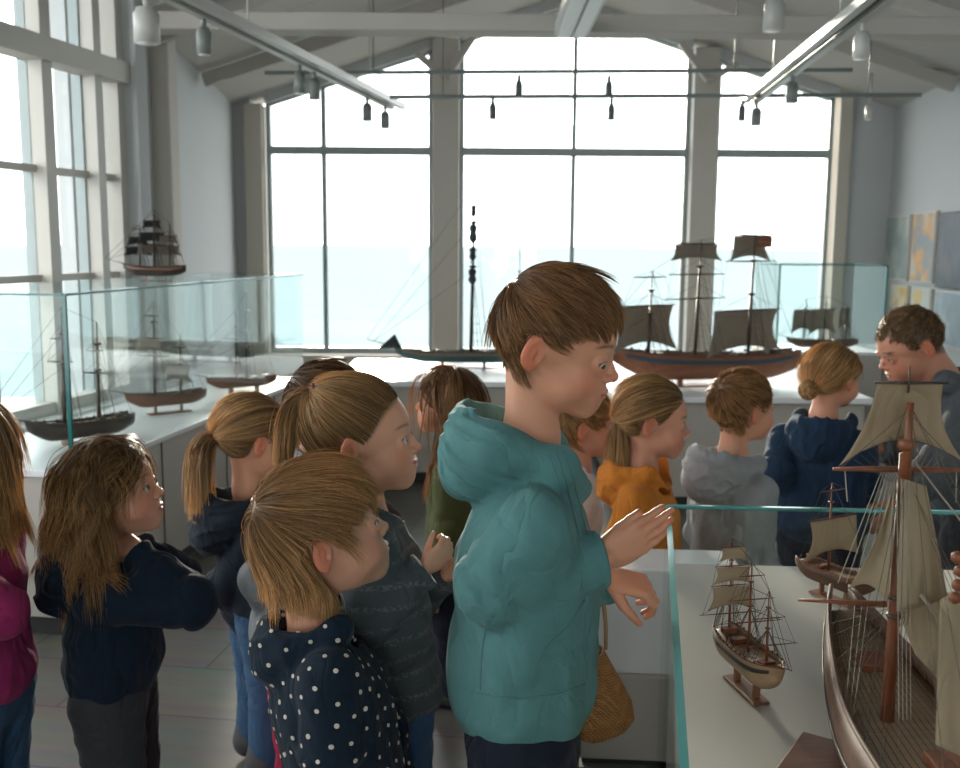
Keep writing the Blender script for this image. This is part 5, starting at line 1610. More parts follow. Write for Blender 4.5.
make_ship('slender two-masted model ship with bare poles at the far end of the left case', in_case(243, 393, 0), math.radians(180 + 36), 0.34, 0.085, 0.045,
          [(0.10, 0.33, 0.005, [(0.6, 0.07, 0, None)]), (-0.06, 0.42, 0.0085, [(0.55, 0.03, 0, None)])], 'hullred', stand=('cradle',), rope=0.0009, lift=0.03, bowsprit=0.4, brace=-30, group='model ships in the left case')
# --- dark ship standing on the lid
q = WZ(156, 281, ZG + 0.0095)
sl_ = MB(); 
make_ship('dark three-masted model ship standing on top of the left glass case', V(q[0], q[1], ZG + 0.0095), math.radians(180 + 4), 0.24, 0.065, 0.036,
          [(0.26, 0.17, 0.0042, [(0.50, 0.055, 0.035, 'saildark'), (0.72, 0.042, 0.03, 'saildark'), (0.9, 0.03, 0, None)]), (0.02, 0.23, 0.0046, [(0.42, 0.065, 0.045, 'sailgrey'), (0.62, 0.055, 0.04, 'saildark'), (0.82, 0.038, 0.03, 'saildark')]), (-0.24, 0.18, 0.003, [(0.5, 0.05, 0.04, 'sailgrey'), (0.72, 0.04, 0.03, 'sailgrey')])],
          'hulldark', stripe='stand', stand=('block',), rope=0.0009, lift=0.022, bowsprit=0.30, brace=55)
# --- slim blue-green boat on the middle table
q = WZ(462, 368, ZT)
bl = make_ship('slim blue-green boat model with one tall furled mast on the middle table', V(q[0], q[1], ZT), math.radians(180), 0.74, 0.11, 0.065,
          [(-0.07, 0.98, 0.012, [(0.55, 0.03, 0, None)]), (-0.44, 0.62, 0.005, [])], 'teal_hull', stripe='stand', stand=('block',), rope=0.0012, lift=0.035, bowsprit=0.22, detail=1,
          spanker=[(V(0.40, 0, 0.20), V(0.405, 0, 0.20), V(0.50, 0, 0.115), V(0.36, 0, 0.12), 'saildark')])
# furled cloth bundles on its mast
for z, r_, h_ in ((0.55, 0.026, 0.10), (0.68, 0.022, 0.08), (0.80, 0.026, 0.12), (0.93, 0.018, 0.07)):
    f_ = MB(); f_.lathe([(0.008, -h_/2), (r_, -h_*0.25), (r_ * 0.7, 0), (r_ * 0.95, h_*0.3), (0.008, h_/2)], V(-0.052 - 0.012 * z, 0, z), 10); f_.build('furled_sail', M['saildark'], bl)
# --- large square-rigged ship on the right table
q = WZ(716, 388, ZT)
make_ship('large square-rigged model ship with grey sails and a blue banded hull on the right table', V(q[0] - 0.02, q[1] + 0.1, ZT), math.radians(180 + 8), 0.98, 0.20, 0.13,
          [(0.34, 0.44, 0.009, [(0.62, 0.20, 0.24, 'sailgrey'), (0.93, 0.12, 0, None)]),
           (0.08, 0.60, 0.010, [(0.52, 0.23, 0.0, None), (0.72, 0.21, 0.0, None), (0.97, 0.17, 0.085, 'sailgrey')]),
           (-0.22, 0.64, 0.010, [(0.40, 0.26, 0.24, 'sailgrey'), (0.78, 0.20, 0.0, None), (0.98, 0.14, 0.13, 'sailgrey')])], 'hullred', 'mastdark', stripe='stripe', stand=('block',), rope=0.0012, lift=0.035, bowsprit=0.10, brace=64,
          spanker=[(V(-0.32, 0, 0.79), V(-0.235, 0, 0.79), V(-0.235, 0, 0.73), V(-0.32, 0, 0.73), 'hullred')])
# --- small ship in the case behind it
make_ship('small model ship with two grey square sails in the tall glass case at the right', V(RBC[0] - 0.02, RBC[1] + 0.08, RBC[2]), math.radians(180), 0.46, 0.10, 0.05,
          [(0.30, 0.28, 0.006, [(0.75, 0.09, 0.16, 'sailgrey')]), (0.0, 0.30, 0.006, [(0.72, 0.11, 0.17, 'sailgrey')]), (-0.32, 0.24, 0.005, [(0.9, 0.05, 0.14, 'sailgrey')])], 'hullbrown', stand=('block',), rope=0.0012, lift=0.025, bowsprit=0.12, brace=65)
# --- small three-master in the near case
q = WZ(744, 692, ZQ)
make_ship('small wooden three-masted model ship on a plank stand in the near case', V(q[0] + 0.004, q[1], ZQ), math.radians(-78), 0.175, 0.056, 0.036,
          [(-0.36, 0.145, 0.0022, [(0.26, 0.050, 0, None), (0.54, 0.034, 0.036, 'sail'), (0.73, 0.028, 0.026, 'sail'), (0.92, 0.020, 0.02, 'sail')]), (0.0, 0.130, 0.0022, [(0.36, 0.050, 0, None), (0.60, 0.036, 0, None), (0.85, 0.02, 0, None)]),
           (0.30, 0.105, 0.0020, [(0.32, 0.046, 0, None), (0.66, 0.026, 0, None)])], 'cream_hull', 'mast', 'sail', stripe='hulldark', stand=('block',), rope=0.00042, lift=0.030, bowsprit=0.14)
# --- little ship at the back of the near case
q = WZ(838, 604, ZQ)
make_ship('little brown model ship with one pale square sail at the back of the near case', V(q[0], q[1] + 0.02, ZQ), math.radians(-62), 0.17, 0.055, 0.030,
          [(-0.10, 0.16, 0.0028, [(0.62, 0.062, 0.075, 'sail'), (0.92, 0.034, 0, None)])], 'hullbrown', 'mast', 'sail', stand=('block',), rope=0.0005, lift=0.026, bowsprit=0.0)

# --- the big ship in the foreground, built to its own pattern
def big_ship():
    base = WZ(887, 722, 0.765)                     # foot of the mast on the deck
    r = empty('model_ship', (base[0], base[1], ZQ)); tag(r, 'large brown model sailing ship with linen sails in the right foreground', 'model ship')
    O = V(base[0], base[1], ZQ); dz = 0.765 - ZQ
    ax = nrm(V(-0.06, -1.0, 0)); sd = V(-ax[1], ax[0], 0)        # towards the camera; sd points right in the picture
    if sd[0] < 0: sd = -sd
    # hull: stations from the far end (t=0) to the near end (t=1)
    nx, nj = 34, 17; P = np.zeros((nx, nj, 3))
    Lh = 0.86; y_far = -0.25
    for i in range(nx):
        t = i / (nx - 1); s_ = y_far + t * Lh
        w = 0.014 + 0.074 * math.sin(min(1, t / 0.42) * math.pi / 2) ** 0.85 * (1 if t < 0.75 else math.cos((t - 0.75) / 0.25 * 1.35))
        zt = dz + 0.018 + 0.05 * max(0, 1 - t / 0.35) ** 2 + 0.03 * max(0, (t - 0.7) / 0.3) ** 2
        zk = 0.018 + 0.055 * max(0, 1 - t / 0.22) ** 1.7 + 0.05 * max(0, (t - 0.8) / 0.2) ** 2
        for j in range(nj):
            u = (j - (nj - 1) / 2) / ((nj - 1) / 2); a = abs(u) * math.pi / 2
            y = w * math.copysign(math.sin(a) ** 0.55, u) * (1 - 0.12 * max(0, abs(u) - 0.75) / 0.25)
            z = zk + (zt - zk) * (1 - math.cos(a)) ** 0.9
            P[i, j] = ax * (s_ - 0.02 * max(0, 1 - t / 0.2) * (z / zt)) + sd * (y + 0.022) + V(0, 0, z)
    MB().grid(P, 0.005).build('hull', M['hullbrown'], r)
    dk = np.stack([(P[:, 0] * (1 - u) + P[:, -1] * u) - V(0, 0, 0.018) for u in np.linspace(0.04, 0.96, 5)], 1)
    MB().grid(dk[1:-1], 0.002).build('deck', M['deck'], r)
    for j in (0, nj - 1):
        MB().tube(list(P[:, j]), 0.0032, 8).build('rail', M['hullbrown'], r)
        G = np.stack([P[:, 2 if j == 0 else nj - 3] + sd * (-0.0035 if j == 0 else 0.0035), P[:, 3 if j == 0 else nj - 4] + sd * (-0.0035 if j == 0 else 0.0035)], 1)
        MB().grid(G, 0.002).build('wale', M['hulldark'], r)
        st_ = MB()
        for i in range(2, nx - 2):
            st_.bar(P[i, j] - V(0, 0, 0.018), P[i, j] + V(0, 0, 0.001), 0.003)
        st_.build('bulwark_posts', M['hullbrown'], r)['kind'] = 'stuff'
    # planked rows of line along the deck
    pk = MB()
    for u in np.linspace(0.10, 0.90, 15):
        pk.tube([dk[i, 0] * (1 - u) + dk[i, -1] * u + V(0, 0, 0.0018) for i in range(1, nx - 1, 3)], 0.0006, 3, smooth=False)
    pk.build('deck_seams', M['rope'], r)['kind'] = 'stuff'
    # hatch and cabin on deck
    MB().obox(ax * 0.12 + sd * 0.03 + V(0, 0, dz + 0.004), ax, sd, V(0,0,1), 0.035, 0.022, 0.008).build('hatch', M['mast'], r, bevel=0.001)
    MB().obox(ax * -0.13 + sd * 0.022 + V(0, 0, dz + 0.010), ax, sd, V(0,0,1), 0.025, 0.018, 0.012).build('hatch', M['mast'], r, bevel=0.001)
    # mast
    T = lambda x, y, d_=base[1]: W(x, y, d_) - O        # at the mast's own distance
    top = V(0.0, 0.0, W(898, 366, base[1])[2] - ZQ)
    zy = W(898, 471, base[1])[2] - ZQ; zb_ = W(888, 605, base[1])[2] - ZQ; zm = W(898, 402, base[1])[2] - ZQ
    mt = MB().tube([V(0, 0, dz - 0.03), V(0, 0, zb_), V(0, 0, zy + 0.02)], [0.0075, 0.0065, 0.0058], 14).build('mast', M['mast'], r)
    MB().tube([V(0, -0.006, zy - 0.01), V(0, -0.006, zm)], [0.0052, 0.0036], 12).build('topmast', M['mast'], mt)
    MB().tube([V(0, 0.002, zm + 0.01), V(0, 0.002, top[2])], [0.0016, 0.0009], 8).build('pole', M['mastdark'], mt)
    MB().lathe([(0.0075, -0.006), (0.0095, -0.002), (0.0095, 0.003), (0.0070, 0.007)], V(0, -0.003, zy + 0.030), 14).build('mast_cap', M['mast'], mt)
    for z in (zb_ + 0.01, zb_ - 0.012): MB().lathe([(0.0075, -0.003), (0.0095, 0), (0.0075, 0.003)], V(0, 0, z), 14).build('mast_band', M['mastdark'], mt)
    Xd = V(1, 0, 0)
    # yards
    yl = MB().tube([V(-0.075, 0.008, zy), V(-0.03, 0.008, zy), V(0.03, 0.008, zy), V(0.082, 0.008, zy)], [0.0018, 0.0035, 0.0035, 0.0018], 10).build('yard', M['mast'], r)
    zu = W(900, 384, base[1])[2] - ZQ
    MB().tube([V(-0.034, 0.010, zu), V(0.0, 0.010, zu), V(0.046, 0.010, zu)], [0.0013, 0.0020, 0.0013], 10).build('yard', M['mastdark'], r)
    # topsail: narrow head, wide foot with a deep arch
    G = np.zeros((18, 18, 3))
    for i in range(18):
        v = i / 17
        for j in range(18):
            u = j / 17
            hw0 = 0.036 + (0.073 - 0.036) * v ** 2.2
            x = 0.006 + (u - 0.5) * 2 * hw0 
            z = zu - 0.002 - (zu - zy - 0.003) * v + 0.030 * v ** 3 * math.sin(math.pi * u) ** 0.9
            y = 0.012 + 0.020 * math.sin(math.pi * v * 0.9) * (0.4 + 0.6 * math.sin(math.pi * u)) + 0.0012 * math.sin(u * 31 + 3 * v) * v
            G[i, j] = (x, y, z)
    MB().grid(G, 0.0007).build('topsail', M['sail'], r)
    MB().tube([G[-1, j] for j in range(18)], 0.0006, 4).build('bolt_rope', M['rope'], r)
    # dark gauze hanging below the topsail foot
    # boom towards the left
    MB().tube([W(798, 600, base[1]) - O, V(-0.01, 0.0, zb_ + 0.001)], [0.0014, 0.0036], 10).build('boom', M['mast'], r)
    # triangular staysail left of the mast
    a = W(893, 476, base[1]) - O; b = W(846, 588, base[1] + 0.02) - O; c = W(886, 602, base[1]) - O
    n = 14; G = np.zeros((n, n, 3))
    for i in range(n):
        v = i / (n - 1)
        l = a * (1 - v) + b * v; rr = a * (1 - v) + c * v
        for j in range(n):
            u = j / (n - 1)
            p = l * (1 - u) + rr * u
            p = p + V(0.008 * math.sin(math.pi * v) * (1 - u), 0.010 * math.sin(math.pi * u) * math.sin(math.pi * v) ** 0.7, 0.014 * math.sin(math.pi * u) * v ** 3)
            G[i, j] = p
    G[:, :, 1] -= 0.006
    MB().grid(G, 0.0007).build('staysail', M['sail'], r)
    # the tall sail on the right, hanging from the yard down to the deck
    def quad(a, b, c, d, n, amp, folds, yoff=0.0, nm='mainsail', foot=0.0):
        G = np.zeros((n, n, 3))
        for i in range(n):
            v = i / (n - 1)
            for j in range(n):
                u = j / (n - 1)
                p = (a * (1 - u) + b * u) * (1 - v) + (d * (1 - u) + c * u) * v
                G[i, j] = p + V(0, amp * math.sin(math.pi * u) * math.sin(math.pi * v * 0.9 + 0.1) + folds * math.sin(u * 24 + 2 * v) * (0.3 + 0.7 * v) + yoff, foot * math.sin(math.pi * u) * v ** 3)
        MB().grid(G, 0.0008).build(nm, M['sail'], r)
    B_ = base[1]
    quad(W(901, 478, B_ - 0.01) - O, W(926, 486, B_ - 0.01) - O, W(948, 598, B_ - 0.03) - O, W(897, 612, B_ - 0.01) - O, 18, -0.012, 0.0012, nm='mainsail', foot=0.0)
    quad(W(893, 600, B_ + 0.05) - O, W(950, 592, B_ + 0.05) - O, W(956, 700, B_ - 0.05) - O, W(916, 655, B_ + 0.03) - O, 18, 0.006, 0.0010, nm='lower_sail')
    quad(W(940, 600, B_ - 0.10) - O, W(1010, 560, B_ - 0.12) - O, W(1030, 790, B_ - 0.20) - O, W(936, 745, B_ - 0.16) - O, 18, 0.010, 0.0014, nm='aft_sail')
    # second mast just out to the right, with its blocks
    rb = W(975, 640, B_ - 0.14) - O
    MB().tube([V(rb[0], rb[1], dz - 0.01), V(rb[0], rb[1], zy + 0.03)], [0.006, 0.004], 12).build('mast', M['mast'], r)
    for z in (0.0, 0.014, -0.013, 0.028):
        pz = W(958, 585, B_ - 0.13) - O
        MB().lathe([(0.002, -0.006), (0.006, -0.003), (0.006, 0.003), (0.002, 0.006)], pz + V(0.004 * math.sin(z * 200), 0, z), 10).build('block', M['mast'], r)
    # rigging
    rg = MB(); lt = MB(); R = np.random.RandomState(5)
    ymid = V(0, 0.0, zy - 0.006)
    for x0 in np.linspace(-0.055, -0.008, 6):
        e = P[int(8 + 6 * abs(x0) / 0.055), 0]
        lt.tube([V(x0 * 0.35 - 0.004, 0.004, zy - 0.003), W(838 + (x0 + 0.055) * 900, 583, B_ + 0.04) - O], 0.0005, 3, smooth=False)
    for j_ in (0, nj - 1):
        for i in range(9, 19, 2):
            rg.tube([P[i, j_], V(0, 0, zy + 0.0)], 0.00045, 3, smooth=False)
        for i in (4, 22, 26): rg.tube([P[i, j_], V(0, 0, zm)], 0.00045, 3, smooth=False)
    for s_ in np.linspace(-0.060, 0.060, 15):
        rg.tube([V(s_ * 0.9 + 0.003, 0.012, zy + 0.003 + 0.028 * math.cos(s_ * 22)), V(s_ * 0.25, -0.002, zy - 0.012)], 0.0004, 3, smooth=False)
    for s_ in (-1, 1):
        rg.tube([V(s_ * 0.068, 0.008, zy), V(0, 0, zm - 0.01)], 0.0005, 3, smooth=False)
        lt.tube([V(s_ * 0.062, 0.008, zy), V(s_ * 0.060, 0.0, zy - 0.035)], 0.0006, 3, smooth=False)
    lt.tube([V(0.01, 0, zy + 0.012), W(960, 520, B_) - O, W(1000, 560, B_) - O], 0.0011, 5)
    for x in (897, 901, 905, 909): lt.tube([W(x, 480, B_ - 0.015) - O, W(x + 2, 720, B_ - 0.03) - O], 0.0005, 3, smooth=False)
    for k in range(9): rg.tube([P[10 + 2 * k, 0] + V(0, 0, 0.002), P[min(nx - 3, 14 + 2 * k), 0] + V(0.004, 0, -0.012)], 0.0005, 3, smooth=False)
    # hanging lines in front of the deck edge at the far end
    for x in (855, 862, 868): lt.tube([W(x, 604, B_ + 0.1) - O, P[10, 3] + V((x - 855) * 0.0006, 0, 0)], 0.0005, 3, smooth=False)
    for k in np.linspace(0, 1, 12): rg.tube([P[1 + int(k * 14), 0], W(898 + 12 * k, 606, B_ + 0.02) - O], 0.00035, 3, smooth=False)
    # fan of lines over the deck to the right
    for k in np.linspace(0, 1, 16): lt.tube([W(905 + 2 * k, 560 + 20 * k, B_) - O, P[12 + int(k * 12), -1]], 0.00035, 3, smooth=False)
    rg.build('rigging', M['rope'], r)['kind'] = 'stuff'; lt.build('running_rigging', M['ropelt'], r)['kind'] = 'stuff'
    # stand: keel board and the red-brown block
    MB().obox(ax * 0.14 + sd * 0.022 + V(0, 0, 0.012), ax, sd, V(0,0,1), 0.30, 0.012, 0.012).build('stand_keel', M['standred'], r, bevel=0.001)
    k0 = WZ(803, 731, ZQ + 0.035) - O; k1 = WZ(880, 752, ZQ + 0.035) - O; k3 = WZ(786, 790, ZQ + 0.035) - O
    e1 = nrm(V(*(k1 - k0)[:2], 0)); e2 = nrm(V(-e1[1], e1[0], 0)); e2 = -e2 if e2[1] > 0 else e2
    MB().obox(k0 + e1 * 0.055 + e2 * 0.06 + V(0, 0, -0.0175 - 0.0), e1, e2, V(0,0,1), 0.055, 0.06, 0.0175).build('stand_block', M['standred'], r, bevel=0.0015)
big_ship()

# ------------------------------------------------------------------ the people
def px(dx, dy, dz): return V(dx, dy, dz)

# boy in the teal hoodie
def boy():
    D = 1.42
    hc = W(554, 339, D)
    def line(p, r): return 0
    def length(r):
        y, z, x = r[:, 1], r[:, 2], np.abs(r[:, 0])
        L = 0.36 + 0.0 * y
        L = L * (1 - 0.50 * np.clip((y - 0.12) / 0.2, 0, 1))
        side = np.clip((x - 0.20) / 0.1, 0, 1) * np.clip((0.36 - z) / 0.22, 0, 1)
        L = L * (1 - 0.72 * side)
        back = np.clip((-y - 0.15) / 0.15, 0, 1) * np.clip((0.15 - z) / 0.25, 0, 1)
        return np.maximum(L * (1 - 0.86 * back), 0.04)
    hair = dict(n=7000, col=(0.19, 0.110, 0.060), tip=(0.34, 0.21, 0.12), line=0.03, length=length, whorl=V(0.03, -0.36, 0.33), lift=0.020, grav=0.0, gravlow=0.2, mom=0.5, frizz=0.10, clump=0.45, clumps=260, w=0.00072, fly=0.02, seg=13)
    o = dict(label='boy with short brown hair in a teal zip hoodie leaning over the glass case', s=0.206, H=1.25, k=1.22, head=hc, hd=106, pitch=-14, roll=4,
             body=88, neck=W(531, 466, D), pelvis=W(520, 700, D + 0.01), res=1.35, gres=3.2,
             RE=W(497, 584, D - 0.10), RW=W(592, 561, D - 0.075), LE=W(515, 600, D + 0.13), LW=W(598, 578, D + 0.02), hlen=0.120,
             handR=dict(a=V(0.93, 0.10, 0.52), n=V(0, 1, 0.1), curl=(0.10, 0.12, 0.16, 0.22), spread=0.01, thumb=(2.3, 0.15, 0.6), res=0.0014),
             handL=dict(a=V(0.92, 0.0, -0.25), n=V(-0.1, 0.45, -1), curl=(0.75, 0.85, 0.95, 1.0), spread=0.08, thumb=(0.9, 0.7, 0.4), res=0.0014),
             look=V(0.35, 1, -0.35), face=dict(skin=(0.58, 0.30, 0.195), open=0.62, brow=0.6), iris=(0.06, .05, .03),
             top=dict(name='hoodie', mat=M['teal'], hem=float(W(520, 727, D)[2]), hood=True, hoodp=dict(size=0.76, up=0.030, tilt=-34), amp=0.0055, seed=3, fat=1.0, wide=1.30, cr=0.034, belly=0.004),
             trousers=dict(mat=M['darkjeans']), hair=hair, neckr=0.031)
    return make_person(o)
BOY = boy()
def boy_seams():
    f = BOY['tf']
    for pts, w_ in (([(499, 424), (515, 441), (527, 463), (532, 492)], 0.0008), ([(447, 684), (480, 694), (520, 699), (560, 694), (585, 684)], 0.0010),
                    ([(585, 600), (570, 625), (548, 645), (537, 668), (533, 700)], 0.0010), ([(487, 620), (482, 650), (480, 690)], 0.0008), ([(572, 540), (578, 555), (583, 575), (581, 590)], 0.0008)):
        mb = MB(); seam_px(mb, f, pts, w_)
        if mb.v: BOY['place'](mb.build('seam', M['teal']))
    z = MB(); seam_px(z, f, [(556, 452), (566, 480), (573, 510), (580, 540)], 0.0016)
    seam_px(z, f, [(549, 455), (559, 482), (566, 512), (572, 540)], 0.0008); seam_px(z, f, [(563, 450), (573, 478), (581, 508), (587, 535)], 0.0008)
    BOY['place'](z.build('zipper', M['zip']))
boy_seams()

# ---- the woven bag on the boy's left forearm
def bag():
    D = 1.50
    c = W(594, 697, D)
    r = empty('woven_bag', tuple(c), math.radians(12)); tag(r, 'brown woven straw bag hanging from the forearm of the boy in teal', 'bag')
    m, nt, bs, out = newmat('woven_straw')
    tc = nt.nodes.new('ShaderNodeTexCoord'); 
    w1 = nt.nodes.new('ShaderNodeTexWave'); w1.bands_direction = 'Z'; w1.inputs['Scale'].default_value = 75; w1.inputs['Distortion'].default_value = 2.5; w1.inputs['Detail Scale'].default_value = 3
    w2 = nt.nodes.new('ShaderNodeTexWave'); w2.bands_direction = 'DIAGONAL'; w2.inputs['Scale'].default_value = 95; w2.inputs['Distortion'].default_value = 2.0
    no = nt.nodes.new('ShaderNodeTexNoise'); no.inputs['Scale'].default_value = 60
    for w_ in (w1, w2, no): nt.links.new(tc.outputs['Object'], w_.inputs['Vector'])
    mu = nt.nodes.new('ShaderNodeMath'); mu.operation = 'MULTIPLY'; nt.links.new(w1.outputs['Fac'], mu.inputs[0]); nt.links.new(w2.outputs['Fac'], mu.inputs[1])
    ad = nt.nodes.new('ShaderNodeMath'); ad.operation = 'ADD'; nt.links.new(mu.outputs[0], ad.inputs[0]); nt.links.new(no.outputs['Fac'], ad.inputs[1])
    rp = nt.nodes.new('ShaderNodeValToRGB'); rp.color_ramp.elements[0].position = 0.35; rp.color_ramp.elements[0].color = (0.14, 0.055, 0.016, 1); rp.color_ramp.elements[1].position = 1.1 if False else 1.0; rp.color_ramp.elements[1].color = (0.46, 0.21, 0.065, 1)
    nt.links.new(ad.outputs[0], rp.inputs[0]); nt.links.new(rp.outputs[0], bs.inputs['Base Color']); bs.inputs['Roughness'].default_value = 0.75
    bp = nt.nodes.new('ShaderNodeBump'); bp.inputs['Strength'].default_value = 0.8; bp.inputs['Distance'].default_value = 0.002; nt.links.new(ad.outputs[0], bp.inputs['Height']); nt.links.new(bp.outputs[0], bs.inputs['Normal'])
    # profile: wide soft base, narrower mouth
    prof = [(-0.066, 0.018, 0.014), (-0.064, 0.036, 0.024), (-0.050, 0.052, 0.032), (-0.020, 0.056, 0.034), (0.012, 0.050, 0.031), (0.045, 0.040, 0.026), (0.066, 0.036, 0.024)]
    n = 28; outr = []
    for (z, a, b) in prof:
        outr.append([V(a * math.copysign(abs(math.cos(t)) ** 0.75, math.cos(t)) - 0.004 * z / 0.06, b * math.copysign(abs(math.sin(t)) ** 0.75, math.sin(t)), z + (0.012 * math.cos(t) if z > 0.03 else 0)) for t in np.linspace(0, 2 * math.pi, n, endpoint=False)])
    inr = [[p * V(0.93, 0.90, 1) + V(0, 0, 0.0) for p in ring] for ring in outr[::-1]]; inr[-1] = [p + V(0, 0, 0.004) for p in inr[-1]]
    rings = outr + inr; mb = MB(); v = [p for ring in rings for p in ring]; k = len(rings)
    f = [(i*n + j, i*n + (j+1) % n, (i+1)*n + (j+1) % n, (i+1)*n + j) for i in range(k-1) for j in range(n)] + [tuple(range(n-1, -1, -1)), tuple((k-1)*n + j for j in range(n))]
    mb.add(v, f, True); tilt = Euler((0, math.radians(-14), 0)).to_matrix()
    mb.v = [tuple(tilt @ Vector(p)) for p in mb.v]
    mb.build('bag_body', m, r)
    RZ = Matrix.Rotation(math.radians(-12), 3, 'Z'); tl = lambda p: np.array(tilt @ Vector(p)); wl = lambda p: np.array(RZ @ Vector(np.asarray(p, float) - c))
    top = wl(W(590, 574, 1.46))
    e1 = tl((0.036, 0.0, 0.072)); e2 = tl((-0.036, 0.0, 0.050))
    sm_ = M['stand'] 
    st_ = MB()
    def path(a, b, sag): return [a * (1 - t) + b * t + V(sag * math.sin(math.pi * t), 0, 0) for t in np.linspace(0, 1, 14)]
    P_ = path(e1, top + V(0.004, -0.03, 0.0), 0.004) + path(top + V(0.0, 0.03, 0.0), e2, -0.003)
    st_.tube(P_, 0.0032, 8); st_.build('strap', mat('straw_strap', (0.34, 0.21, 0.10), rough=0.7), r)
    ck = MB()
    for q_ in range(5):
        a = tl((-0.036 + 0.012 * q_ * 0.2, -0.026, 0.045)); b = tl((-0.02 + 0.012 * q_, -0.034, -0.03 + 0.005 * q_))
        ck.tube([a * (1 - t) + b * t + V(0, -0.002, 0.006 * math.sin(t * 6 + q_)) for t in np.linspace(0, 1, 8)], 0.0007, 4)
    ck.build('stitched_cord', mat('pale_straw_cord', (0.45, 0.30, 0.15), rough=0.7), r)['kind'] = 'stuff'
bag()

def style_short(col, tip, top=0.33, front=0.30, side=0.12, back=0.12, n=3000, w=0.0012, lift=0.03, whorl=V(0.03, -0.36, 0.33)):
    def length(r):
        y, z, x = r[:, 1], r[:, 2], np.abs(r[:, 0])
        L = top + 0 * y; L = L + (front - top) * np.clip((y - 0.05) / 0.2, 0, 1)
        sd = np.clip((x - 0.20) / 0.1, 0, 1) * np.clip((0.36 - z) / 0.22, 0, 1); L = L * (1 - sd) + side * sd
        bk = np.clip((-y - 0.15) / 0.15, 0, 1) * np.clip((0.15 - z) / 0.25, 0, 1); return L * (1 - bk) + back * bk
    return dict(n=n, col=col, tip=tip, length=length, whorl=whorl, lift=lift, grav=0.0, gravlow=0.2, mom=0.5, frizz=0.10, clump=0.4, clumps=160, w=w, seg=10)

def style_bob(col, tip, n=8500, w=0.0007):
    def length(r):
        y, z, x = r[:, 1], r[:, 2], np.abs(r[:, 0])
        L = 0.62 + 0 * y
        L = L * (1 - 0.40 * np.clip((y - 0.02) / 0.25, 0, 1))
        sd = np.clip((x - 0.22) / 0.1, 0, 1) * np.clip((0.34 - z) / 0.2, 0, 1) * np.clip((y + 0.14) / 0.06, 0, 1); L = L * (1 - 0.78 * sd)
        L = L * (1 - 0.42 * np.clip((x - 0.14) / 0.1, 0, 1) * np.clip((y + 0.10) / 0.14, 0, 1))
        bk = np.clip((-y - 0.12) / 0.12, 0, 1) * np.clip((0.15 - z) / 0.3, 0, 1); return L * (1 - 0.50 * bk)
    return dict(n=n, col=col, tip=tip, length=length, whorl=V(0.02, -0.34, 0.34), lift=0.05, grav=0.06, gravlow=0.45, mom=0.55, frizz=0.07, clump=0.3, clumps=300, clumpnoise=0.6, w=w, seg=14, fly=0.03)

def style_long(col, tip, L0=1.3, n=4200, w=0.0011, wave=0.0, part=True, wfreq=1.0, lift=0.05, frizz=0.09):
    def length(r):
        y = r[:, 1]; return L0 + 0 * y - 0.15 * np.clip(-y, 0, 1)
    def extra(p, root):
        a = np.clip((root[:, 1] + 0.02) / 0.2, 0, 1) * np.clip((p[:, 1] + 0.10) / 0.25, 0, 1)
        return np.stack([0.25 * np.sign(root[:, 0]) * a, -1.7 * a, 0 * a], 1)
    return dict(n=n, col=col, tip=tip, length=length, whorl=V(0.0, -0.05, 0.52), lift=lift, grav=0.10, gravlow=0.75, mom=0.5, frizz=frizz, clump=0.5, clumps=150, w=w, seg=20, wave=wave, wfreq=wfreq, extra=extra, fly=0.03, earcut=False)

def style_pony(col, tip, tie, d, L, n=3200, nt=1100, w=0.0011, tm='tie_blue', tr=0.055, out=0.12, spread=0.06):
    tie = np.asarray(tie, float)
    return dict(n=n, col=col, tip=tip, length=lambda r: np.linalg.norm(r - tie, axis=1) * 1.16, comb=lambda p, r: tie - p, lift=0.022, grav=0.0, gravlow=0.0, mom=0.15, frizz=0.05, clump=0.15,
                clumps=160, w=w, seg=12, fly=0.02, tail=dict(tie=tie * 1.03, dir=d, len=L, n=nt, out=out, spread=spread), tie=(tie * 1.05, tr, M[tm]))

def half_up(col, tip):
    h = style_pony(col, tip, (0, -0.37, -0.04), V(0, 0.15, -1), 0.66, n=2800, nt=2400, w=0.0013, out=0.10, spread=0.13)
    h.pop('tie'); return h

def P3(px_, py_, d): return W(px_, py_, d)
BLONDE = ((0.30, 0.19, 0.095), (0.52, 0.37, 0.21)); DKBL = ((0.165, 0.100, 0.055), (0.36, 0.235, 0.125)); BROWN = ((0.105, 0.060, 0.034), (0.20, 0.12, 0.07))
SK2 = (0.56, 0.31, 0.22)

# girl in the dotted navy hooded top, close in front
D = 1.45
GP = make_person(dict(label='small child with blonde bob in a navy hooded top with pale dots', s=0.212, H=1.0, k=1.0, head=P3(317, 533, D), hd=70, pitch=17, roll=-3, body=72,
    neck=P3(313, 621, D), pelvis=V(P3(345, 800, D)[0], D, 0.50), RE=P3(333, 745, D - 0.10), RW=P3(350, 850, D - 0.08), LE=P3(378, 735, D + 0.075), LW=P3(398, 810, D + 0.075), res=1.6, gres=3.5,
    look=V(0.1, 1, 0.25), iris=(.05, .09, .12), face=dict(skin=(0.60, 0.33, 0.235), open=0.85, brow=0.4),
    top=dict(name='hooded_top', mat=M['navydots'], hem=float(0.42), hood=True, hoodp=dict(size=0.66, up=-0.03, tilt=-50), amp=0.0042, seed=11, dots=M['cream'], dotgap=0.0255, dotr=0.0036, neckr=0.060, wide=1.42),
    trousers=dict(mat=M['jeans']), hair=style_bob((0.34, 0.225, 0.125), (0.58, 0.42, 0.26)), seed=2))

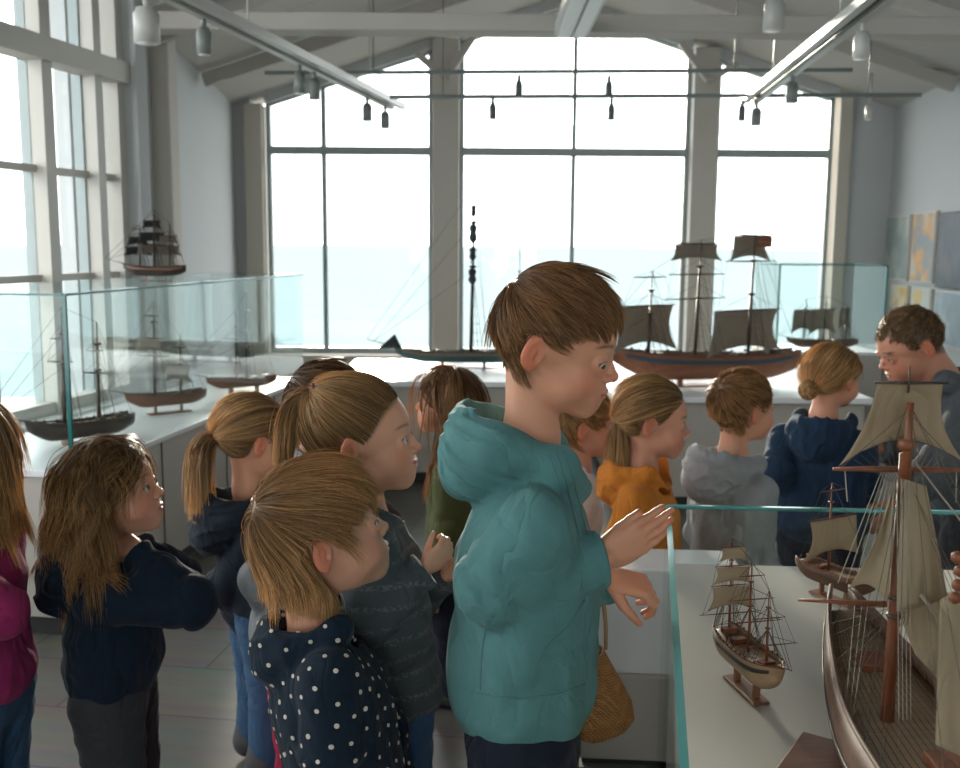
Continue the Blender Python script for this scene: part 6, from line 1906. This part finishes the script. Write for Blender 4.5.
# girl with the high ponytail and dark grey jumper
D = 1.70
GG = make_person(dict(label='girl with a high blonde ponytail and wine hair tie in a dark grey jumper', s=0.204, H=1.09, k=1.02, head=P3(361, 437, D), hd=92, pitch=7, body=82,
    neck=P3(366, 507, D), pelvis=V(P3(392, 650, D)[0], D + 0.01, 0.52), RE=P3(366, 618, D - 0.11), RW=P3(420, 574, D - 0.09), LE=P3(400, 610, D + 0.11), LW=P3(440, 580, D + 0.08), hlen=0.088, res=1.8, gres=3.8,
    handR=dict(a=V(0.8, 0.2, 0.75), n=V(-0.2, 1, 0.2), curl=(0.85, 0.95, 1.0, 1.05), spread=0.0, thumb=(1.2, 0.6, 0.3)), handL=dict(a=V(0.6, -0.1, 0.5), n=V(0, -1, 0.3), curl=(0.6, 0.6, 0.6, 0.6)),
    look=V(0.05, 1, 0.12), face=dict(skin=(0.58, 0.31, 0.215), smile=0.9, gap=0.011, open=0.95, brow=0.5),
    top=dict(name='jumper', mat=M['greyknit'], hem=float(0.44), hood=False, amp=0.0045, seed=21, rib=0.004, wide=1.40, fat=0.96),
    trousers=dict(mat=M['jeans']), hair=style_pony((0.23, 0.145, 0.075), (0.50, 0.36, 0.21), (0, -0.33, 0.41), V(0, -1, 0.10), 0.78, n=5200, nt=1800, w=0.0009, tm='tie_wine', out=0.13), seed=3))

# small girl on the left in navy, arm raised
D = 1.90
GN = make_person(dict(label='small girl with long wavy light brown hair in a plain navy hoodie, arms folded high', s=0.200, H=0.94, k=0.98, head=P3(110, 489, D), hd=86, pitch=12, body=85,
    neck=P3(103, 568, D), pelvis=V(P3(114, 690, D)[0], D, 0.44), RS=P3(98, 596, D - 0.075), RE=P3(190, 602, D - 0.07), RW=P3(140, 556, D - 0.03), LE=P3(176, 580, D + 0.09), LW=P3(142, 548, D + 0.04), res=1.8, gres=3.8,
    hlen=0.10, handR=dict(a=V(-0.6, 0.5, 0.3), n=V(0, 0.4, -1), curl=(0.8, 0.8, 0.8, 0.8)), handL=dict(a=V(-0.8, -0.1, 0.2), n=V(0, 0.1, -1), curl=(0.7, 0.7, 0.7, 0.7)),
    look=V(0.05, 1, 0.2), face=dict(skin=(0.58, 0.315, 0.22), open=0.8, brow=0.4),
    top=dict(name='hoodie', mat=M['navy'], hem=0.405, hood=True, hoodp=dict(size=0.92, up=-0.012, tilt=-40), amp=0.0045, seed=31, ur=0.052, lr=0.045, wide=1.38, belly=0.012, rib=0.007),
    trousers=dict(mat=M['charcoal'], legfat=1.1), hair=style_long((0.15, 0.095, 0.052), (0.42, 0.29, 0.16), L0=1.22, n=5600, w=0.00095, wave=0.8, wfreq=1.6, lift=0.06, frizz=0.12), seed=4))

# girl in magenta at the left edge
D = 1.75
GM = make_person(dict(label='girl in a magenta jumper and jeans, half cut off by the left edge', s=0.205, H=1.06, k=1.02, head=P3(-42, 449, D), hd=288, pitch=0, body=275,
    neck=P3(-36, 519, D), pelvis=V(P3(-22, 650, D)[0], D, 0.50), res=2.4, gres=4.5, eyes=True,
    LE=P3(0, 612, D - 0.07), LW=P3(-70, 640, D - 0.04), RE=P3(-30, 610, D + 0.10), RW=P3(-85, 650, D + 0.08), face=dict(open=0.8),
    top=dict(name='jumper', mat=M['magenta'], hem=0.46, amp=0.0045, seed=41, belly=0.01), trousers=dict(mat=M['jeans']),
    hair=style_long((0.26, 0.165, 0.085), (0.52, 0.36, 0.19), L0=1.0, n=3200, w=0.0012), seed=5))

# girl with the low ponytail and blue tie
D = 2.36
GB = make_person(dict(label='girl with a low blonde ponytail and blue hair tie in a dark hooded jacket', s=0.199, H=0.95, k=0.98, head=P3(254, 437, D), hd=58, pitch=-4, body=62,
    neck=P3(250, 500, D), pelvis=V(P3(256, 640, D)[0], D, 0.46), RE=P3(225, 585, D - 0.06), RW=P3(262, 650, D + 0.04), res=2.4, gres=4.5,
    face=dict(open=0.8), top=dict(name='hooded_jacket', mat=M['darkjacket'], hem=0.34, hood=True, hoodp=dict(size=1.05, up=-0.03, tilt=-45), amp=0.005, seed=51), under=0,
    trousers=dict(mat=M['jeans']), hair=style_pony((0.20, 0.13, 0.075), (0.60, 0.46, 0.29), (0, -0.44, 0.02), V(-0.2, -1, -0.5), 1.05, n=2600, nt=2000, w=0.0013, tm='tie_blue', out=0.16, spread=0.11), seed=6))

# child behind with brown hair, grey sleeves and crimson trousers
D = 2.08
GR = make_person(dict(label='brown-haired child behind the ponytail girl with light grey sleeves and crimson trousers', s=0.192, H=1.03, k=0.98, head=P3(326, 407, D), hd=80, pitch=0, body=78,
    neck=P3(316, 468, D), pelvis=V(P3(290, 640, D)[0], D, 0.49), RE=P3(262, 580, D - 0.07), RW=P3(285, 650, D + 0.04), res=2.6, gres=5,
    face=dict(open=0.8), top=dict(name='sweatshirt', mat=M['lightgrey'], hem=0.37, amp=0.0045, seed=61), trousers=dict(mat=M['red']), hair=style_short(*BROWN, front=0.28, side=0.16, back=0.15, n=2200, w=0.0015), seed=7))

# long haired girl facing left
D = 2.75
GL = make_person(dict(label='girl with long straight light brown hair in an olive top facing left', s=0.195, H=1.0, k=0.98, head=P3(449, 401, D), hd=283, pitch=4, body=280,
    neck=P3(455, 450, D), pelvis=V(P3(458, 560, D)[0], D, 0.47), res=2.6, gres=5, face=dict(open=0.8),
    top=dict(name='top', mat=M['olive'], hem=0.42, amp=0.004, seed=71), trousers=dict(mat=M['darkjeans']),
    hair=style_long((0.19, 0.115, 0.065), (0.42, 0.26, 0.14), L0=1.55, n=3000, w=0.0015, lift=0.04), seed=8))

# child beyond the boy's chin
D = 2.85
GC = make_person(dict(label='fair-haired child in profile between the tall boy and the girl in orange', s=0.197, H=0.98, k=0.96, head=P3(585, 424, D), hd=93, pitch=-4, body=85,
    neck=P3(580, 472, D), pelvis=V(P3(566, 560, D)[0], D, 0.47), res=2.6, gres=5, face=dict(open=0.8, skin=(0.60, 0.33, 0.235)),
    top=dict(name='top', mat=M['white'], hem=0.40, amp=0.004, seed=81), trousers=dict(mat=M['jeans']), hair=style_short((0.36, 0.25, 0.14), (0.6, 0.45, 0.28), front=0.13, side=0.14, back=0.2, n=2200, w=0.0015), seed=9))

# girl in the orange hoodie
D = 2.45
GO = make_person(dict(label='girl with shoulder-length blonde hair in an orange hoodie over a white shirt', s=0.198, H=0.97, k=0.98, head=P3(652, 418, D), hd=96, pitch=-5, body=112,
    neck=P3(644, 474, D), pelvis=V(P3(646, 600, D)[0], D, 0.45), res=2.2, gres=4.5, face=dict(open=0.8, skin=(0.57, 0.29, 0.20)), RE=P3(615, 560, D - 0.08), RW=P3(650, 590, D - 0.12),
    top=dict(name='hoodie', mat=M['orange'], hem=0.36, hood=True, hoodp=dict(size=0.85, up=-0.01, tilt=-36), amp=0.0045, seed=91, neckr=0.056), trousers=dict(mat=M['jeans']),
    hair=half_up((0.28, 0.18, 0.095), (0.55, 0.40, 0.24)), seed=10))

# boy in the light grey hoodie
D = 2.62
GH = make_person(dict(label='boy with short light brown hair in a light grey hoodie, turned away to the right', s=0.198, H=1.0, k=1.05, head=P3(741, 407, D), hd=66, pitch=4, body=62,
    neck=P3(732, 465, D), pelvis=V(P3(732, 580, D)[0], D, 0.47), res=2.2, gres=4.5, face=dict(open=0.8, skin=(0.56, 0.29, 0.20)), RE=P3(738, 550, D - 0.10), RW=P3(790, 590, D + 0.10),
    top=dict(name='hoodie', mat=M['lightgrey'], hem=0.38, hood=True, hoodp=dict(size=0.95, up=0.0, tilt=-34), amp=0.005, seed=101), trousers=dict(mat=M['charcoal']),
    hair=style_short((0.22, 0.125, 0.065), (0.42, 0.27, 0.15), top=0.27, front=0.24, side=0.10, back=0.07, n=3400, w=0.0013), seed=11))

# fair haired child with a low bun in blue-navy
D = 2.98
GW = make_person(dict(label='child with fair hair in a low bun and a navy blue hoodie, seen from behind', s=0.197, H=1.02, k=1.12, head=P3(832, 377, D), hd=55, pitch=0, body=32,
    neck=P3(822, 425, D), pelvis=V(P3(818, 540, D)[0], D, 0.47), res=2.4, gres=4.5, face=dict(open=0.8, skin=(0.56, 0.28, 0.19)), LE=P3(778, 470, D - 0.02), LW=P3(800, 505, D + 0.06), RE=P3(862, 480, D), RW=P3(858, 520, D + 0.08),
    top=dict(name='hoodie', mat=M['navy2'], hem=0.38, hood=True, hoodp=dict(size=0.80, up=-0.012, tilt=-44), amp=0.0045, seed=111), trousers=dict(mat=M['darkjeans']),
    hair=dict(n=2600, col=(0.37, 0.255, 0.14), tip=(0.58, 0.42, 0.25), length=lambda r: np.linalg.norm(r - V(0, -0.42, -0.12), axis=1) * 1.15, comb=lambda p, r: V(0, -0.42, -0.12) - p, lift=0.03, grav=0, gravlow=0, mom=0.15, frizz=0.05, clump=0.15, clumps=160, w=0.0014, seg=12, bun=(V(-0.02, -0.53, -0.16), 0.15)), seed=12))

# the man, kneeling by the case
D = 3.15
nk = P3(945, 384, D)
MN = make_person(dict(label='man with cropped brown hair kneeling in a grey hooded sweatshirt, head bowed to the left', s=0.235, H=1.75, k=1.50, head=P3(911, 344, D), hd=268, pitch=-24, body=272,
    neck=nk, pelvis=V(nk[0] + 0.12, D + 0.02, 0.50), res=2.4, gres=5.0, neckr=0.042, face=dict(open=0.45, adult=1.0, skin=(0.50, 0.25, 0.17), brow=0.8),
    LE=P3(950, 455, D - 0.20), LW=P3(905, 500, D - 0.20), RE=P3(930, 460, D + 0.2), RW=P3(885, 450, D + 0.16),
    RK=V(nk[0] - 0.02, D + 0.12, 0.085), LK=V(nk[0] - 0.02, D - 0.12, 0.085), RA=V(nk[0] + 0.38, D + 0.12, 0.075), LA=V(nk[0] + 0.38, D - 0.12, 0.075), footdir=V(0.5, 0, -0.02), shoes=True,
    top=dict(name='hooded_sweatshirt', mat=M['mangrey'], hem=0.42, hood=True, hoodp=dict(size=0.75, up=-0.005, tilt=-30), amp=0.005, seed=121, neckr=0.046, wide=1.40), trousers=dict(mat=M['darkjeans'], cutank=False),
    hair=style_short((0.15, 0.10, 0.065), (0.27, 0.19, 0.13), top=0.13, front=0.08, side=0.04, back=0.04, n=4500, w=0.0012, lift=0.018), seed=13))
